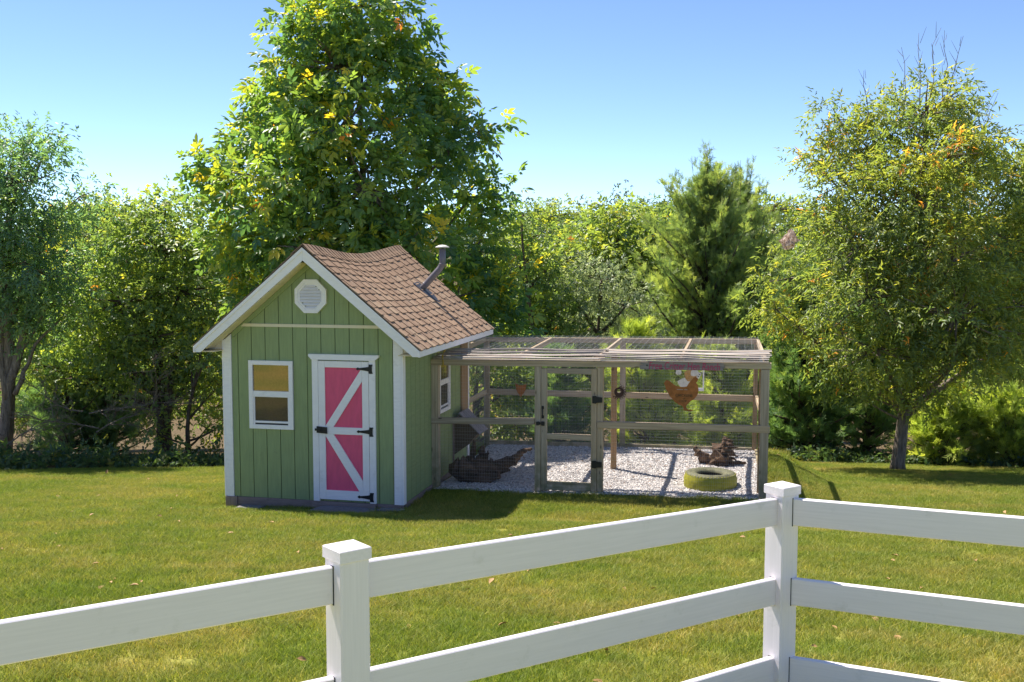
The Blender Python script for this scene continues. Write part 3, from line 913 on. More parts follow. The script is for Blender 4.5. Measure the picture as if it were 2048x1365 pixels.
wires('roof_wire', run, 'wire', (.0, 2.0, 1.893), (1, 0, .0105), (-.01, 1, .012), 4.66, 2.70, .102, .102, .0009)

# bleached slat screen lying over the front of the run's roof
scr = empty('slat_screen', 'bleached wooden slat screen lying along the front roof of the run', 'screen', (OX, OY, 0), -TH)
rs = random.Random(12)
for j in range(13):
    b0_ = 1.25 + j * .068
    for x0, x1 in ((.03 + rs.uniform(-.03, .08), 2.48 + rs.uniform(-.05, .05)), (2.46 + rs.uniform(-.06, .06), 4.80 + rs.uniform(-.05, .02))):
        nseg = 14; V = []; Fc = []
        w = rs.uniform(.034, .062); ph = rs.uniform(0, 6.3); am = rs.uniform(.002, .008) * (1 if j > 1 else .3); tilt = rs.uniform(-.15, .15)
        for i in range(nseg + 1):
            x = x0 + (x1 - x0) * i / nseg
            cb = b0_ + am * 2.2 * math.sin(x * 2.1 + ph) + rs.uniform(-.003, .003)
            cz = 1.842 + .0125 * x + .085 * (j / 12) + am * math.sin(x * 3.1 + ph * 1.7) - (.012 * math.sin(PI * ((x - 1.2) % 1.18) / 1.18) if j > 1 else 0) + (.014 if j % 3 == 1 else 0)
            hw = w / 2 * (1 + .15 * math.sin(x * 5 + ph))
            for sb, sz in ((-1, 0), (1, 0), (1, 1), (-1, 1)):
                V.append((x, cb + sb * hw, cz + sz * .011 + sb * hw * tilt))
        for i in range(nseg):
            for k_ in range(4):
                k2 = (k_ + 1) % 4
                Fc.append((4 * i + k_, 4 * i + k2, 4 * i + 4 + k2, 4 * i + 4 + k_))
        Fc += [(3, 2, 1, 0), tuple(4 * nseg + k_ for k_ in range(4))]
        fix_normals(mesh_obj('slat', V, Fc, 'slat', scr))
rb = [(.20, 1.40, 1.97), (.21, 1.28, 1.955), (.20, 1.24, 1.90), (.195, 1.278, 1.80), (.195, 1.283, 1.745), (.195, 1.36, 1.735)]
vv, ff = tube(rb, [.011] * 6, 7)
ro = mesh_obj('rope', vv, ff, 'rope', None, True); ro.location = (OX, OY, 0); ro.rotation_euler = (0, 0, -TH)
tag(ro, 'yellow rope tied round the top beam beside the shed eave', 'rope')
# ------------------------------------------------------------------ things on and in the run
def local_thing(o, label, cat, group=None):
    o.location = (OX, OY, 0); o.rotation_euler = (0, 0, -TH)
    return tag(o, label, cat, group)
sg = empty('name_board', 'grey weathered board with magenta hand lettering fixed to the run beam', 'sign', (OX, OY, 0), -TH)
prism('plank', sg, 'old_board', [(3.02, 1.765), (4.165, 1.775), (4.15, 1.80), (4.18, 1.815), (4.16, 1.872), (3.70, 1.874), (3.14, 1.878), (3.13, 1.866), (3.03, 1.868), (3.035, 1.845), (3.07, 1.835), (3.03, 1.815)], FB - .085, FB - .067)
text_mesh('lettering', 'Free Critter Hen Ranch', .1, 'magenta', sg, (3.63, FB - .087, 1.818), .96, .15).scale = (1, 1, 1.5)
vv, ff = tube([(3.125, FB - .088, 1.823), (3.125, FB - .08, 1.823)], [.012, .012], 10); mesh_obj('knot_hole', vv, ff, 'void', sg)
def K(zx, zy):   # tracing grid of the hen ornament -> metres in the run's front plane
    return (3.353 + (zx - 660) / 810 * .475, 1.660 - (zy - 480) / 780 * .462)
hen_pts = [(725, 548), (690, 580), (660, 640), (690, 690), (710, 770), (760, 850), (800, 930), (860, 990), (920, 1060), (1000, 1115), (1080, 1145), (1105, 1160), (1140, 1235), (1095, 1238), (1130, 1255), (1185, 1252), (1265, 1275),
           (1380, 1245), (1290, 1235), (1210, 1225), (1178, 1160), (1235, 1090), (1290, 1030), (1360, 990), (1430, 910), (1465, 830), (1470, 750), (1450, 650), (1408, 595), (1440, 570), (1452, 520), (1438, 478), (1390, 462), (1340, 490),
           (1295, 550), (1240, 610), (1195, 690), (1120, 705), (1040, 700), (950, 685), (880, 645), (830, 600), (775, 565)]
he = empty('hen_ornament', 'rusty flat steel hen silhouette hung on the front wire of the run', 'ornament', (OX, OY, 0), -TH)
prism('silhouette', he, 'rust', [K(*p) for p in hen_pts], FB - .012, FB - .007)
text_mesh('lettering', 'CHICKENS', .05, 'void', he, (*[K(1130, 905)[0], FB - .0135], K(1130, 905)[1]), .235)
text_mesh('lettering', 'of', .04, 'void', he, (K(1135, 975)[0], FB - .0135, K(1135, 975)[1]), .03)
text_mesh('lettering', 'COOP', .045, 'void', he, (K(1105, 1040)[0], FB - .0135, K(1105, 1040)[1]), .105)
prism('slot', he, 'slat', [K(965, 758), K(1110, 758), K(1110, 772), K(965, 772)], FB - .0135, FB - .0118)
prism('slot', he, 'slat', [K(1135, 758), K(1210, 758), K(1210, 772), K(1135, 772)], FB - .0135, FB - .0118)
# small rusty sun with wavy rays
so = empty('sun_ornament', 'small dark rusty sun with wavy rays beside the gate', 'ornament', (OX, OY, 0), -TH)
sc_ = Vector((2.725, FB - .01, 1.43))
ring_o = [(sc_.x + .062 * math.cos(t), sc_.z + .066 * math.sin(t)) for t in [2 * PI * i / 22 for i in range(22)]]
ring_i = [(sc_.x + .006 + .030 * math.cos(t), sc_.z + .012 + .026 * math.sin(t)) for t in [2 * PI * i / 22 for i in range(22)]]
ring('face', so, 'dark_rust', ring_o, ring_i, FB - .012, FB - .007)
prism('brow', so, 'dark_rust', [(sc_.x - .03, sc_.z + .008), (sc_.x + .035, sc_.z + .018), (sc_.x + .035, sc_.z + .028), (sc_.x - .03, sc_.z + .022)], FB - .0125, FB - .0075)
for i in range(11):
    t = R(-128 + i * 20)
    up_ = []; lo_ = []
    for j in range(7):
        r_ = .056 + .058 * j / 6; w = .010 * (1 - j / 7.0) + .0035; t2 = t + .22 * math.sin(j * 1.15)
        up_.append((sc_.x + r_ * math.cos(t2) - w * math.sin(t2), sc_.z + r_ * math.sin(t2) + w * math.cos(t2))); lo_.append((sc_.x + r_ * math.cos(t2) + w * math.sin(t2), sc_.z + r_ * math.sin(t2) - w * math.cos(t2)))
    prism('ray', so, 'dark_rust', up_ + lo_[::-1], FB - .0115, FB - .0078)
# horned ornament on the back wire
hp = [(0, -.145), (.02, -.10), (.055, -.06), (.085, -.0), (.095, .06), (.10, .125), (.075, .085), (.055, .10), (.04, .07), (0, .075), (-.04, .07), (-.055, .10), (-.075, .085), (-.10, .125), (-.095, .06), (-.085, .0), (-.055, -.06), (-.02, -.10)]
ho = prism('horned_ornament', None, 'rust', [(.61 + a, .985 + z) for a, z in hp], BB - .045, BB - .040)
local_thing(ho, 'rusty horned head cutout on the back wire left of the gate', 'ornament')
# painted rooster plaque on the back wire, partly behind the steel hen
pq = empty('rooster_plaque', 'white framed painted rooster plaque on the back wire behind the rusty hen', 'plaque', (OX, OY, 0), -TH)
box('frame_bar', pq, 'white', 3.735, 3.757, BB - .05, BB - .04, 1.045, 1.40); box('frame_bar', pq, 'white', 3.62, 3.7345, BB - .05, BB - .04, 1.045, 1.10)
def blob(cx, cz, rx, rz, n=16, ph=0, wob=.12): return [(cx + rx * math.cos(t) * (1 + wob * math.sin(3 * t + ph)), cz + rz * math.sin(t) * (1 + wob * math.cos(4 * t + ph))) for t in [2 * PI * i / n for i in range(n)]]
prism('body', pq, 'feather', blob(3.45, 1.17, .13, .09), BB - .05, BB - .045)
prism('breast', pq, 'feather_brown', blob(3.53, 1.31, .11, .10, 16, 1), BB - .054, BB - .0505)
prism('wing', pq, 'feather', blob(3.60, 1.35, .075, .055, 14, 2), BB - .058, BB - .0545)
prism('tail', pq, 'feather', [(3.62, 1.27), (3.66, 1.33), (3.73, 1.40), (3.70, 1.31), (3.66, 1.25)], BB - .062, BB - .0585)
for q_ in range(3):
    prism('tail_bar', pq, 'iron', [(3.645 + q_ * .022, 1.295 + q_ * .032), (3.668 + q_ * .022, 1.285 + q_ * .032), (3.672 + q_ * .022, 1.296 + q_ * .032), (3.65 + q_ * .022, 1.306 + q_ * .032)], BB - .064, BB - .0625)
prism('neck', pq, 'feather', blob(3.33, 1.36, .05, .05, 12, 3), BB - .05, BB - .045)

# tyre
TP = W(3.985, 1.93, 0)
ty = empty('tyre_planter', 'old tyre painted yellow lying flat on the gravel', 'tyre', (TP.x, TP.y, -.03), .3)
vv, ff = lathe([(.335, .0), (.362, .02), (.375, .05), (.378, .105), (.374, .16), (.358, .195)], 44); mesh_obj('tread', [Vector((q.x, q.y, q.z * 1.25)) for q in vv], ff, 'yellow', ty, True)
vv, ff = lathe([(.358, .195), (.335, .215), (.30, .222), (.235, .214), (.19, .198), (.182, .178)], 44); mesh_obj('sidewall', [Vector((q.x, q.y, q.z * 1.25)) for q in vv], ff, 'tyre', ty, True)
vv, ff = lathe([(.182, .178), (.20, .165), (.30, .14), (.335, .10), (.33, .05), (.30, .02), (.24, .01)], 44); mesh_obj('inner_wall', [Vector((q.x, q.y, q.z * 1.25)) for q in vv], ff, 'rubber', ty, True)
for i in range(44):
    a_ = 2 * PI * i / 44
    c_ = Vector((math.cos(a_), math.sin(a_), 0)); t_ = Vector((-math.sin(a_), math.cos(a_), 0))
    board('tread_lug', ty, 'yellow', c_ * .370 + Vector((0, 0, .165)) + t_ * .006, c_ * .346 + Vector((0, 0, .258)) - t_ * .004, .030 if i % 2 else .022, .018, t_, .004)

def gnarl(name, m, limbs, loc, rz, label, cat, vox=.014, seed=1):
    rg = random.Random(seed); mbg = MB()
    for pts, rad in limbs:
        P = []; Rr = []
        for i in range(len(pts) - 1):
            for j in range(4):
                t = j / 4
                p = Vector(pts[i]).lerp(Vector(pts[i + 1]), t) + Vector((rg.gauss(0, 1), rg.gauss(0, 1), rg.gauss(0, 1))) * rad[i] * .16
                P.append(p); Rr.append((rad[i] * (1 - t) + rad[i + 1] * t) * rg.uniform(.82, 1.18))
        P.append(Vector(pts[-1])); Rr.append(rad[-1])
        mbg.add(tube(P, Rr, 9, .22, rg))
    o = mbg.build(name, m)
    fix_normals(o)
    md = o.modifiers.new('weld', 'REMESH'); md.mode = 'VOXEL'; md.voxel_size = vox
    o.location = loc; o.rotation_euler = (0, 0, rz)
    return tag(o, label, cat)
rg = random.Random(5)
sp0 = W(4.08, 3.62, -.02)
limbs = [([(0, 0, .0), (.02, .02, .14), (.06, .03, .28), (.08, .02, .40), (.07, .02, .47)], [.22, .19, .13, .085, .045]), ([(.07, .02, .36), (.16, 0, .35)], [.035, .010]), ([(.06, .02, .44), (.03, .0, .47)], [.03, .012]),
         ([(-.06, 0, .06), (-.22, 0, .12), (-.34, .0, .22), (-.41, 0, .31)], [.10, .085, .07, .03]), ([(-.30, 0, .16), (-.29, -.02, .0)], [.06, .045]), ([(-.28, -.02, .2), (-.40, -.03, .24)], [.03, .012]), ([(.08, 0, .08), (.24, .03, .05), (.40, .05, .07)], [.07, .045, .015])]
for i in range(44):
    a_ = rg.uniform(0, 2 * PI); h = rg.uniform(.02, .40); r0 = .20 * (1 - h / .60)
    c_ = Vector((math.cos(a_), math.sin(a_), 0)); off_ = Vector((.02 + .12 * h, 0, 0))
    limbs.append(([c_ * r0 * .4 + off_ + Vector((0, 0, h)), c_ * (r0 + .02) + off_ + Vector((0, 0, h + rg.uniform(-.05, .02))), c_ * (r0 + rg.uniform(.05, .13)) + off_ + Vector((0, 0, max(.0, h + rg.uniform(-.16, .08))))], [.034, .022, .008]))
gnarl('root_stump', 'driftwood', limbs, sp0, -TH, 'upturned spiky brown root stump at the back right of the gravel', 'stump', .0075, 2)
sp1 = W(.55, 1.85, -.05)
limbs = [([(-.36, -.1, .20), (-.15, -.06, .17), (.10, 0, .14), (.30, .0, .12)], [.12, .17, .19, .15]), ([(-.30, -.05, .02), (0, .0, .03), (.28, .02, .02)], [.10, .16, .12]),
         ([(.22, .02, .16), (.42, .06, .28), (.55, .10, .36), (.66, .14, .46), (.80, .18, .50)], [.15, .10, .06, .045, .02]), ([(.0, .05, .2), (.03, .08, .38), (.08, .10, .52)], [.12, .09, .03]),
         ([(-.12, .1, .2), (-.10, .12, .40), (-.07, .12, .60)], [.07, .05, .025]), ([(.1, .05, .3), (.14, .08, .46)], [.06, .02]), ([(-.2, .1, .25), (-.16, .12, .36)], [.06, .025]), ([(.18, .05, .22), (.22, .0, .36)], [.07, .02])]
for i in range(14):
    x = rg.uniform(-.4, .35); limbs.append(([(x, -.05, .12), (x + rg.uniform(-.05, .05), -.18, rg.uniform(.0, .25))], [.05, .014]))
gnarl('driftwood_log', 'driftwood', limbs, sp1, -TH, 'hollow driftwood log with a curved horn beside the shed wall inside the run', 'driftwood', .009, 4)

# flat stones at the door
def slab(name, pts, z, th, label):
    rgs = random.Random(len(label))
    n = len(pts)
    V = [(a, b, z - th) for a, b in pts] + [(a, b, z) for a, b in pts] + [(a * .97 + .03 * sum(p[0] for p in pts) / n, b * .97 + .03 * sum(p[1] for p in pts) / n, z + .006) for a, b in pts]
    Fc = [tuple(range(2 * n, 3 * n))] + [(i, (i + 1) % n, n + (i + 1) % n, n + i) for i in range(n)] + [(n + i, n + (i + 1) % n, 2 * n + (i + 1) % n, 2 * n + i) for i in range(n)]
    o = fix_normals(mesh_obj(name, V, Fc, 'stone')); o.location = (OX, OY, 0); o.rotation_euler = (0, 0, -TH)
    return tag(o, label, 'stone')
slab('step_stone', [(-1.22, -.43), (-.95, -.50), (-.62, -.53), (-.45, -.50), (-.36, -.30), (-.30, -.10), (-.62, -.075), (-1.12, -.08)], -.052, .09, 'broad flat grey step stone at the foot of the pink door')
slab('step_stone', [(-.29, -.24), (.02, -.2), (.06, -.08), (-.28, -.07)], -.04, .07, 'narrow grey stone right of the door step')
slab('edging_stone', [(-2.30, -.36), (-1.98, -.34), (-1.94, -.14), (-2.28, -.12)], -.088, .10, 'small grey edging stone at the left foot of the shed')
slab('edging_stone', [(-1.92, -.22), (-1.52, -.20), (-1.50, -.10), (-1.92, -.09)], -.115, .08, 'low brown edging stone left of the door step')

# ------------------------------------------------------------------ white vinyl fence
fence = empty('vinyl_fence', 'white vinyl three rail ranch fence crossing the foreground', 'fence')
PHL = math.atan2(1.454 + .633, 5.691 - 4.04)
def fpost(x, y, zt, ph):
    zg = float(ground(x, y))
    u = Vector((math.sin(ph), math.cos(ph), 0))
    p = board('post', fence, 'vinyl', (x, y, zg - .15), (x, y, zt - .022), .127, .127, u, .007)
    h, w = .0686, .005
    v_ = Vector((math.cos(ph), -math.sin(ph), 0))
    cs = [(-1, -1), (1, -1), (1, 1), (-1, 1)]
    V = []
    for hw, z in ((h - .002, zt - .048), (h, zt - .046), (h, zt - .003), (h - .003, zt)):
        V += [Vector((x, y, z)) + u * i * hw + v_ * j * hw for i, j in cs]
    V.append(Vector((x, y, zt + .020)))
    Fc = [(4 * l_ + i, 4 * l_ + (i + 1) % 4, 4 * l_ + 4 + (i + 1) % 4, 4 * l_ + 4 + i) for l_ in range(3) for i in range(4)] + [(12 + i, 12 + (i + 1) % 4, 16) for i in range(4)] + [(3, 2, 1, 0)]
    fix_normals(mesh_obj('post_cap', V, Fc, 'vinyl', fence))
    return p
PLx = Vector((-.633, 4.04, 2.282)); PCx = Vector((1.454, 5.691, 2.155))
ul = Vector((math.sin(1.0952), math.cos(1.0952), 0))
PA = PLx - ul * 2.55 - Vector((0, 0, .028 * 2.55))
tr_ = R(118.3); ur = Vector((math.sin(tr_), math.cos(tr_), 0))
PB = PCx + ur * 2.55 + Vector((0, 0, .0265 * 2.55))
for P, ph in ((PA, 1.0952), (PLx, PHL), (PCx, R(55.4)), (PB, tr_)):
    fpost(P.x, P.y, P.z, ph)
for P, Q_ in ((PA, PLx), (PLx, PCx), (PCx, PB)):
    d = (Q_ - P); h = Vector((d.x, d.y, 0)).normalized(); e = d / Vector((d.x, d.y, 0)).length
    for k_ in range(3):
        dz = Vector((0, 0, -.068 - .436 * k_ - .0735))
        board('rail', fence, 'vinyl', P + e * .045 + dz, Q_ - e * .045 + dz, .147, .038, (0, 0, 1), .005)
        for X_, sg_ in ((P, 1), (Q_, -1)):
            c0 = X_ + e * sg_ * .0615 + dz
            board('rail_slot', fence, 'iron', c0 - h * .0027, c0 + h * .0027, .1525, .0435, (0, 0, 1), 0)

# trees: name, label, kind, base, trunk radius, top, lobes (x, y, z, rx, rz) or (top z, half width), density
TREES = [
 ('hickory_tree', 'tall bushy tree with big yellow-green leaves right behind the green shed', 'hickory', (-3.13, 22.0, -1.09), 0.19, (-3.1, 22.0, 7.22), [(-3.04, 21.83, 8.2, 1.23, 1.02), (-3.85, 21.64, 7.71, 0.82, 0.82), (-2.25, 22.05, 7.71, 0.77, 0.82), (-3.36, 21.72, 7.02, 1.53, 0.92), (-4.27, 21.59, 6.42, 0.92, 0.82), (-2.05, 22.06, 6.72, 0.92, 0.92), (-4.88, 22.79, 6.52, 0.51, 0.46), (-4.69, 22.62, 5.73, 1.02, 0.82), (-3.27, 20.8, 5.73, 1.53, 1.02), (-1.76, 22.57, 5.93, 0.82, 0.82), (-1.35, 21.81, 6.52, 0.36, 0.41), (-5.3, 22.25, 5.43, 0.61, 0.72), (-5.62, 21.89, 4.63, 0.82, 0.77), (-6.02, 21.74, 5.03, 0.36, 0.41), (-4.3, 20.5, 4.63, 1.33, 1.02), (-2.68, 20.4, 4.53, 1.43, 1.02), (-1.25, 21.65, 5.43, 0.92, 0.77), (-0.65, 21.8, 5.73, 0.51, 0.51), (-0.95, 22.8, 4.42, 0.87, 0.87), (-0.4, 22.66, 4.53, 0.41, 0.56), (-5.95, 22.63, 3.72, 0.61, 0.61), (-5.13, 21.2, 3.62, 1.13, 0.82), (-3.71, 20.2, 3.41, 1.33, 0.82), (-2.08, 20.4, 3.41, 1.23, 0.92), (-0.75, 21.5, 3.41, 0.77, 0.82), (-5.76, 22.62, 2.75, 0.61, 0.56), (-4.75, 21.5, 2.6, 0.92, 0.61), (-1.06, 20.8, 2.5, 0.92, 0.72), (-0.35, 21.4, 2.39, 0.56, 0.72), (-0.14, 21.77, 1.88, 0.51, 0.41), (-2.29, 22.0, 2.5, 1.02, 0.61), (-0.66, 21.2, 1.98, 0.72, 0.61), (-1.48, 21.4, 1.88, 0.82, 0.61), (-0.04, 21.7, 2.8, 0.46, 0.61), (-3.11, 21.4, 2.39, 1.13, 0.61)], 1.08),
 ('pecan_tree', 'tree with narrow olive leaves and bare trunk standing on the lawn right of the run', 'pecan', (7.13, 19.6, -0.69), 0.125, (7.42, 19.6, 5.83), [(7.42, 19.53, 5.83, 0.87, 0.68), (5.99, 19.98, 5.79, 0.46, 0.41), (5.65, 20.12, 4.94, 0.46, 0.41), (9.44, 20.3, 4.94, 0.55, 0.55), (9.85, 20.33, 3.86, 0.73, 0.73), (9.9, 19.22, 2.5, 0.82, 0.82), (6.62, 19.95, 5.74, 0.55, 0.55), (8.14, 20.04, 5.92, 0.46, 0.55), (6.27, 19.81, 5.21, 0.64, 0.55), (7.27, 18.8, 5.03, 1.09, 0.73), (8.17, 19.35, 5.12, 0.64, 0.64), (5.73, 19.76, 5.21, 0.27, 0.32), (5.93, 19.23, 4.58, 0.64, 0.55), (6.93, 18.5, 4.22, 1.19, 0.82), (8.2, 20.41, 4.22, 0.82, 0.73), (9.09, 20.31, 4.67, 0.5, 0.55), (5.58, 19.87, 3.95, 0.64, 0.46), (6.14, 18.9, 3.5, 1.0, 0.73), (7.51, 18.3, 3.32, 1.19, 0.82), (8.86, 19.2, 3.59, 0.82, 0.82), (9.49, 19.52, 3.68, 0.55, 0.73), (5.24, 20.37, 2.87, 0.64, 0.55), (6.16, 18.6, 2.6, 1.09, 0.73), (7.54, 18.2, 2.32, 1.28, 0.73), (8.9, 19.0, 2.41, 1.0, 0.73), (4.89, 19.9, 2.32, 0.46, 0.36), (5.45, 20.34, 1.96, 0.73, 0.46), (6.37, 18.7, 1.68, 1.0, 0.55), (7.75, 18.5, 1.59, 1.09, 0.55), (9.03, 20.29, 1.5, 0.82, 0.55), (5.64, 19.81, 1.4, 0.46, 0.32), (6.66, 19.2, 1.03, 0.82, 0.36), (7.86, 19.68, 0.99, 0.73, 0.36), (7.31, 19.1, 0.76, 0.46, 0.32), (6.11, 19.94, 0.94, 0.46, 0.27)], 1.0),
 ('leaning_tree', 'tall dark tree with leaning split trunk at the far left edge', 'ash', (-10.64, 22.2, -1.24), 0.17, (-10.06, 22.2, 5.14), [(-9.99, 22.3, 5.55, 0.57, 0.46), (-9.44, 21.93, 5.35, 0.46, 0.41), (-10.67, 22.13, 5.14, 0.83, 0.72), (-9.87, 21.6, 4.74, 0.93, 0.62), (-9.11, 22.84, 4.54, 0.41, 0.52), (-10.21, 21.4, 3.92, 1.14, 0.72), (-9.18, 21.76, 3.82, 0.52, 0.52), (-11.13, 21.76, 3.82, 0.93, 0.83), (-9.62, 21.5, 3.1, 0.93, 0.62), (-8.9, 22.58, 3.21, 0.31, 0.36), (-10.56, 22.09, 2.69, 1.14, 0.72), (-9.44, 21.8, 2.28, 0.83, 0.52), (-10.19, 22.45, 1.76, 0.93, 0.52), (-11.11, 22.36, 1.97, 0.83, 0.62)], 1.2),
 ('oak_tree', 'rounded oak with a dark double trunk just left of the shed', 'oak', (-7.81, 23.6, -1.35), 0.15, (-7.51, 23.6, 4.28), [(-7.51, 23.58, 4.44, 0.55, 0.38), (-7.13, 24.5, 4.17, 0.66, 0.55), (-8.01, 23.37, 4.07, 0.66, 0.49), (-8.61, 23.68, 4.07, 0.49, 0.38), (-7.59, 23.1, 3.41, 1.21, 0.66), (-6.61, 23.38, 3.41, 0.55, 0.66), (-8.58, 23.99, 3.19, 0.88, 0.66), (-7.07, 23.0, 2.54, 0.99, 0.66), (-8.17, 22.7, 2.32, 1.21, 0.66), (-9.15, 23.49, 2.43, 0.66, 0.55), (-7.64, 22.8, 1.55, 1.21, 0.6), (-8.75, 22.8, 1.33, 0.99, 0.49), (-6.65, 23.6, 1.66, 0.55, 0.66), (-9.51, 24.15, 1.66, 0.66, 0.44), (-7.99, 23.1, 0.77, 0.88, 0.44), (-9.21, 23.0, 0.66, 0.77, 0.38), (-10.09, 23.2, 0.88, 0.66, 0.44), (-7.0, 23.55, 0.77, 0.66, 0.49)], 1.0),
 ('oak_tree', 'paler oak filling the gap between the leaning tree and the rounded oak', 'oak', (-10.41, 26.5, -1.75), 0.14, (-10.22, 26.5, 4.14), [(-10.09, 26.78, 4.33, 0.74, 0.55), (-10.72, 27.27, 3.78, 0.86, 0.62), (-9.5, 26.14, 3.66, 0.74, 0.62), (-10.51, 26.09, 2.68, 1.23, 0.86), (-11.29, 26.32, 1.69, 1.11, 0.86), (-9.8, 27.07, 1.69, 1.11, 0.86), (-11.95, 26.86, 0.57, 1.11, 0.74), (-10.73, 26.33, -0.05, 1.23, 0.74), (-9.37, 26.46, -0.3, 1.11, 0.62), (-12.24, 26.25, -0.55, 0.99, 0.62)], 0.9),
 ('young_oak', 'slim young oak crowding the left wall of the shed', 'oak', (-6.88, 22.6, -1.15), 0.06, (-6.57, 22.6, 1.94), [(-6.57, 22.74, 1.94, 0.53, 0.53), (-6.27, 22.16, 1.31, 0.47, 0.53), (-6.91, 23.08, 1.1, 0.53, 0.53), (-6.4, 23.35, 0.46, 0.53, 0.53), (-7.04, 23.44, 0.14, 0.53, 0.47), (-6.2, 23.13, -0.29, 0.47, 0.47), (-6.74, 23.44, -0.51, 0.53, 0.37), (-7.37, 22.13, -0.4, 0.47, 0.42)], 0.8),
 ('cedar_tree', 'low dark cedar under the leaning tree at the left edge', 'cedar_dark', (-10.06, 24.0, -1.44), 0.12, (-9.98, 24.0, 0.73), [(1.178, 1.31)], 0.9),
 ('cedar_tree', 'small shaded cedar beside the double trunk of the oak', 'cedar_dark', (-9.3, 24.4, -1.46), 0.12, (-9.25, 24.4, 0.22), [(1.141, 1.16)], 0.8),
 ('maple_tree', 'yellowing tree pressed against the right flank of the tall bushy tree', 'oak', (0.6, 25.0, -1.46), 0.12, (0.3, 25.0, 4.1), [(0.24, 24.9, 4.22, 0.41, 0.41), (0.53, 25.85, 3.76, 0.58, 0.52), (0.07, 25.59, 3.3, 0.58, 0.58), (0.77, 25.07, 2.95, 0.7, 0.58), (0.42, 25.82, 2.25, 0.7, 0.58), (1.0, 25.37, 1.9, 0.7, 0.58), (0.42, 25.65, 1.32, 0.81, 0.58), (1.12, 24.91, 0.85, 0.81, 0.58), (0.42, 24.77, 0.14, 0.93, 0.58), (1.24, 25.12, -0.21, 0.81, 0.58), (0.07, 24.69, -0.68, 0.7, 0.47)], 1.2),
 ('elm_tree', 'olive green round-topped tree behind the middle of the run', 'oak', (3.15, 31.0, -2.4), 0.16, (3.1, 31.0, 4.13), [(3.1, 31.03, 4.27, 1.01, 0.5), (2.24, 31.85, 3.84, 0.87, 0.65), (3.96, 30.96, 3.98, 0.87, 0.58), (1.67, 30.51, 3.13, 1.01, 0.72), (2.96, 30.56, 2.98, 1.3, 0.87), (4.26, 30.74, 2.98, 1.01, 0.87), (1.53, 31.6, 1.98, 1.01, 0.87), (3.12, 31.01, 1.83, 1.44, 0.87), (4.42, 30.91, 1.69, 1.01, 0.87), (1.68, 30.64, 0.82, 1.15, 0.87), (3.42, 31.87, 0.53, 1.3, 0.87), (2.56, 31.09, -0.49, 1.44, 0.87), (4.3, 30.79, -0.49, 1.3, 0.87)], 1.2),
 ('olive_tree', 'pale grey-green feathery tree above the run gate', 'pale', (2.15, 26.0, -1.59), 0.12, (2.13, 26.0, 2.45), [(2.13, 25.58, 2.69, 0.85, 0.6), (1.52, 25.58, 2.21, 0.73, 0.6), (2.73, 25.74, 2.09, 0.73, 0.6), (1.89, 26.45, 1.48, 1.09, 0.67), (2.98, 25.71, 1.36, 0.73, 0.6), (1.29, 25.56, 1.11, 0.6, 0.6), (2.14, 26.19, 0.5, 1.21, 0.6), (3.12, 25.85, 0.26, 0.73, 0.54), (1.41, 26.9, -0.11, 0.73, 0.48)], 1.2),
 ('elm_tree', 'round green tree between the olive crown and the twin-topped cedars', 'oak', (5.29, 35.0, -2.99), 0.16, (5.11, 35.0, 4.38), [(5.12, 34.67, 4.22, 1.14, 0.57), (6.09, 35.24, 3.73, 0.98, 0.73), (4.31, 35.58, 3.57, 0.81, 0.73), (5.3, 35.07, 2.77, 1.3, 0.98), (5.15, 35.88, 1.46, 1.47, 0.98), (5.82, 35.17, 0.15, 1.47, 0.98)], 1.1),
 ('cedar_tree', 'tallest pointed cedar rising behind the right half of the run', 'cedar', (4.93, 27.0, -1.85), 0.16, (4.85, 27.0, 5.94), [(5.887, 2.5)], 1.0),
 ('cedar_tree', 'second pointed cedar just right of the tallest cedar', 'cedar', (6.23, 28.5, -2.14), 0.14, (6.09, 28.5, 5.74), [(5.635, 2.16)], 0.9),
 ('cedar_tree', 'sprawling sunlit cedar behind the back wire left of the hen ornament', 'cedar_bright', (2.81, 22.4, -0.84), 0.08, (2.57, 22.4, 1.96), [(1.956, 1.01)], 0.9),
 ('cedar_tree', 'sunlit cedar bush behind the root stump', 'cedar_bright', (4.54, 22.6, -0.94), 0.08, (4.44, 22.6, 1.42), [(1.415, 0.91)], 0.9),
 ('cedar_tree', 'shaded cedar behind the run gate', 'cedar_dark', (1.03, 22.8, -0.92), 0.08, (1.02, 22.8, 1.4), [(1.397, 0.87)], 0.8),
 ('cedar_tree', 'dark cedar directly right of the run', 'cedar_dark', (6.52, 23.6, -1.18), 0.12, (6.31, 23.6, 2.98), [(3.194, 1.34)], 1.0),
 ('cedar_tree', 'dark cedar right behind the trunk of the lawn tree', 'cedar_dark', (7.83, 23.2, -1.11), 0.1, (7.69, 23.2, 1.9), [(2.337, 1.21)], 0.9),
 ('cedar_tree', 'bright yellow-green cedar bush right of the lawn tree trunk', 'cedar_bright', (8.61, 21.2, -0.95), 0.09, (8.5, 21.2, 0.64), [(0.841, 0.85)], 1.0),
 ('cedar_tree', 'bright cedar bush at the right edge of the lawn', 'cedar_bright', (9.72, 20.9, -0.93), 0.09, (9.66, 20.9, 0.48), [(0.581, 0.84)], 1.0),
 ('cedar_tree', 'tall cedar peeking out at the upper right edge', 'cedar', (12.14, 24.5, -1.54), 0.15, (11.76, 24.5, 6.32), [(6.435, 1.34)], 0.9),
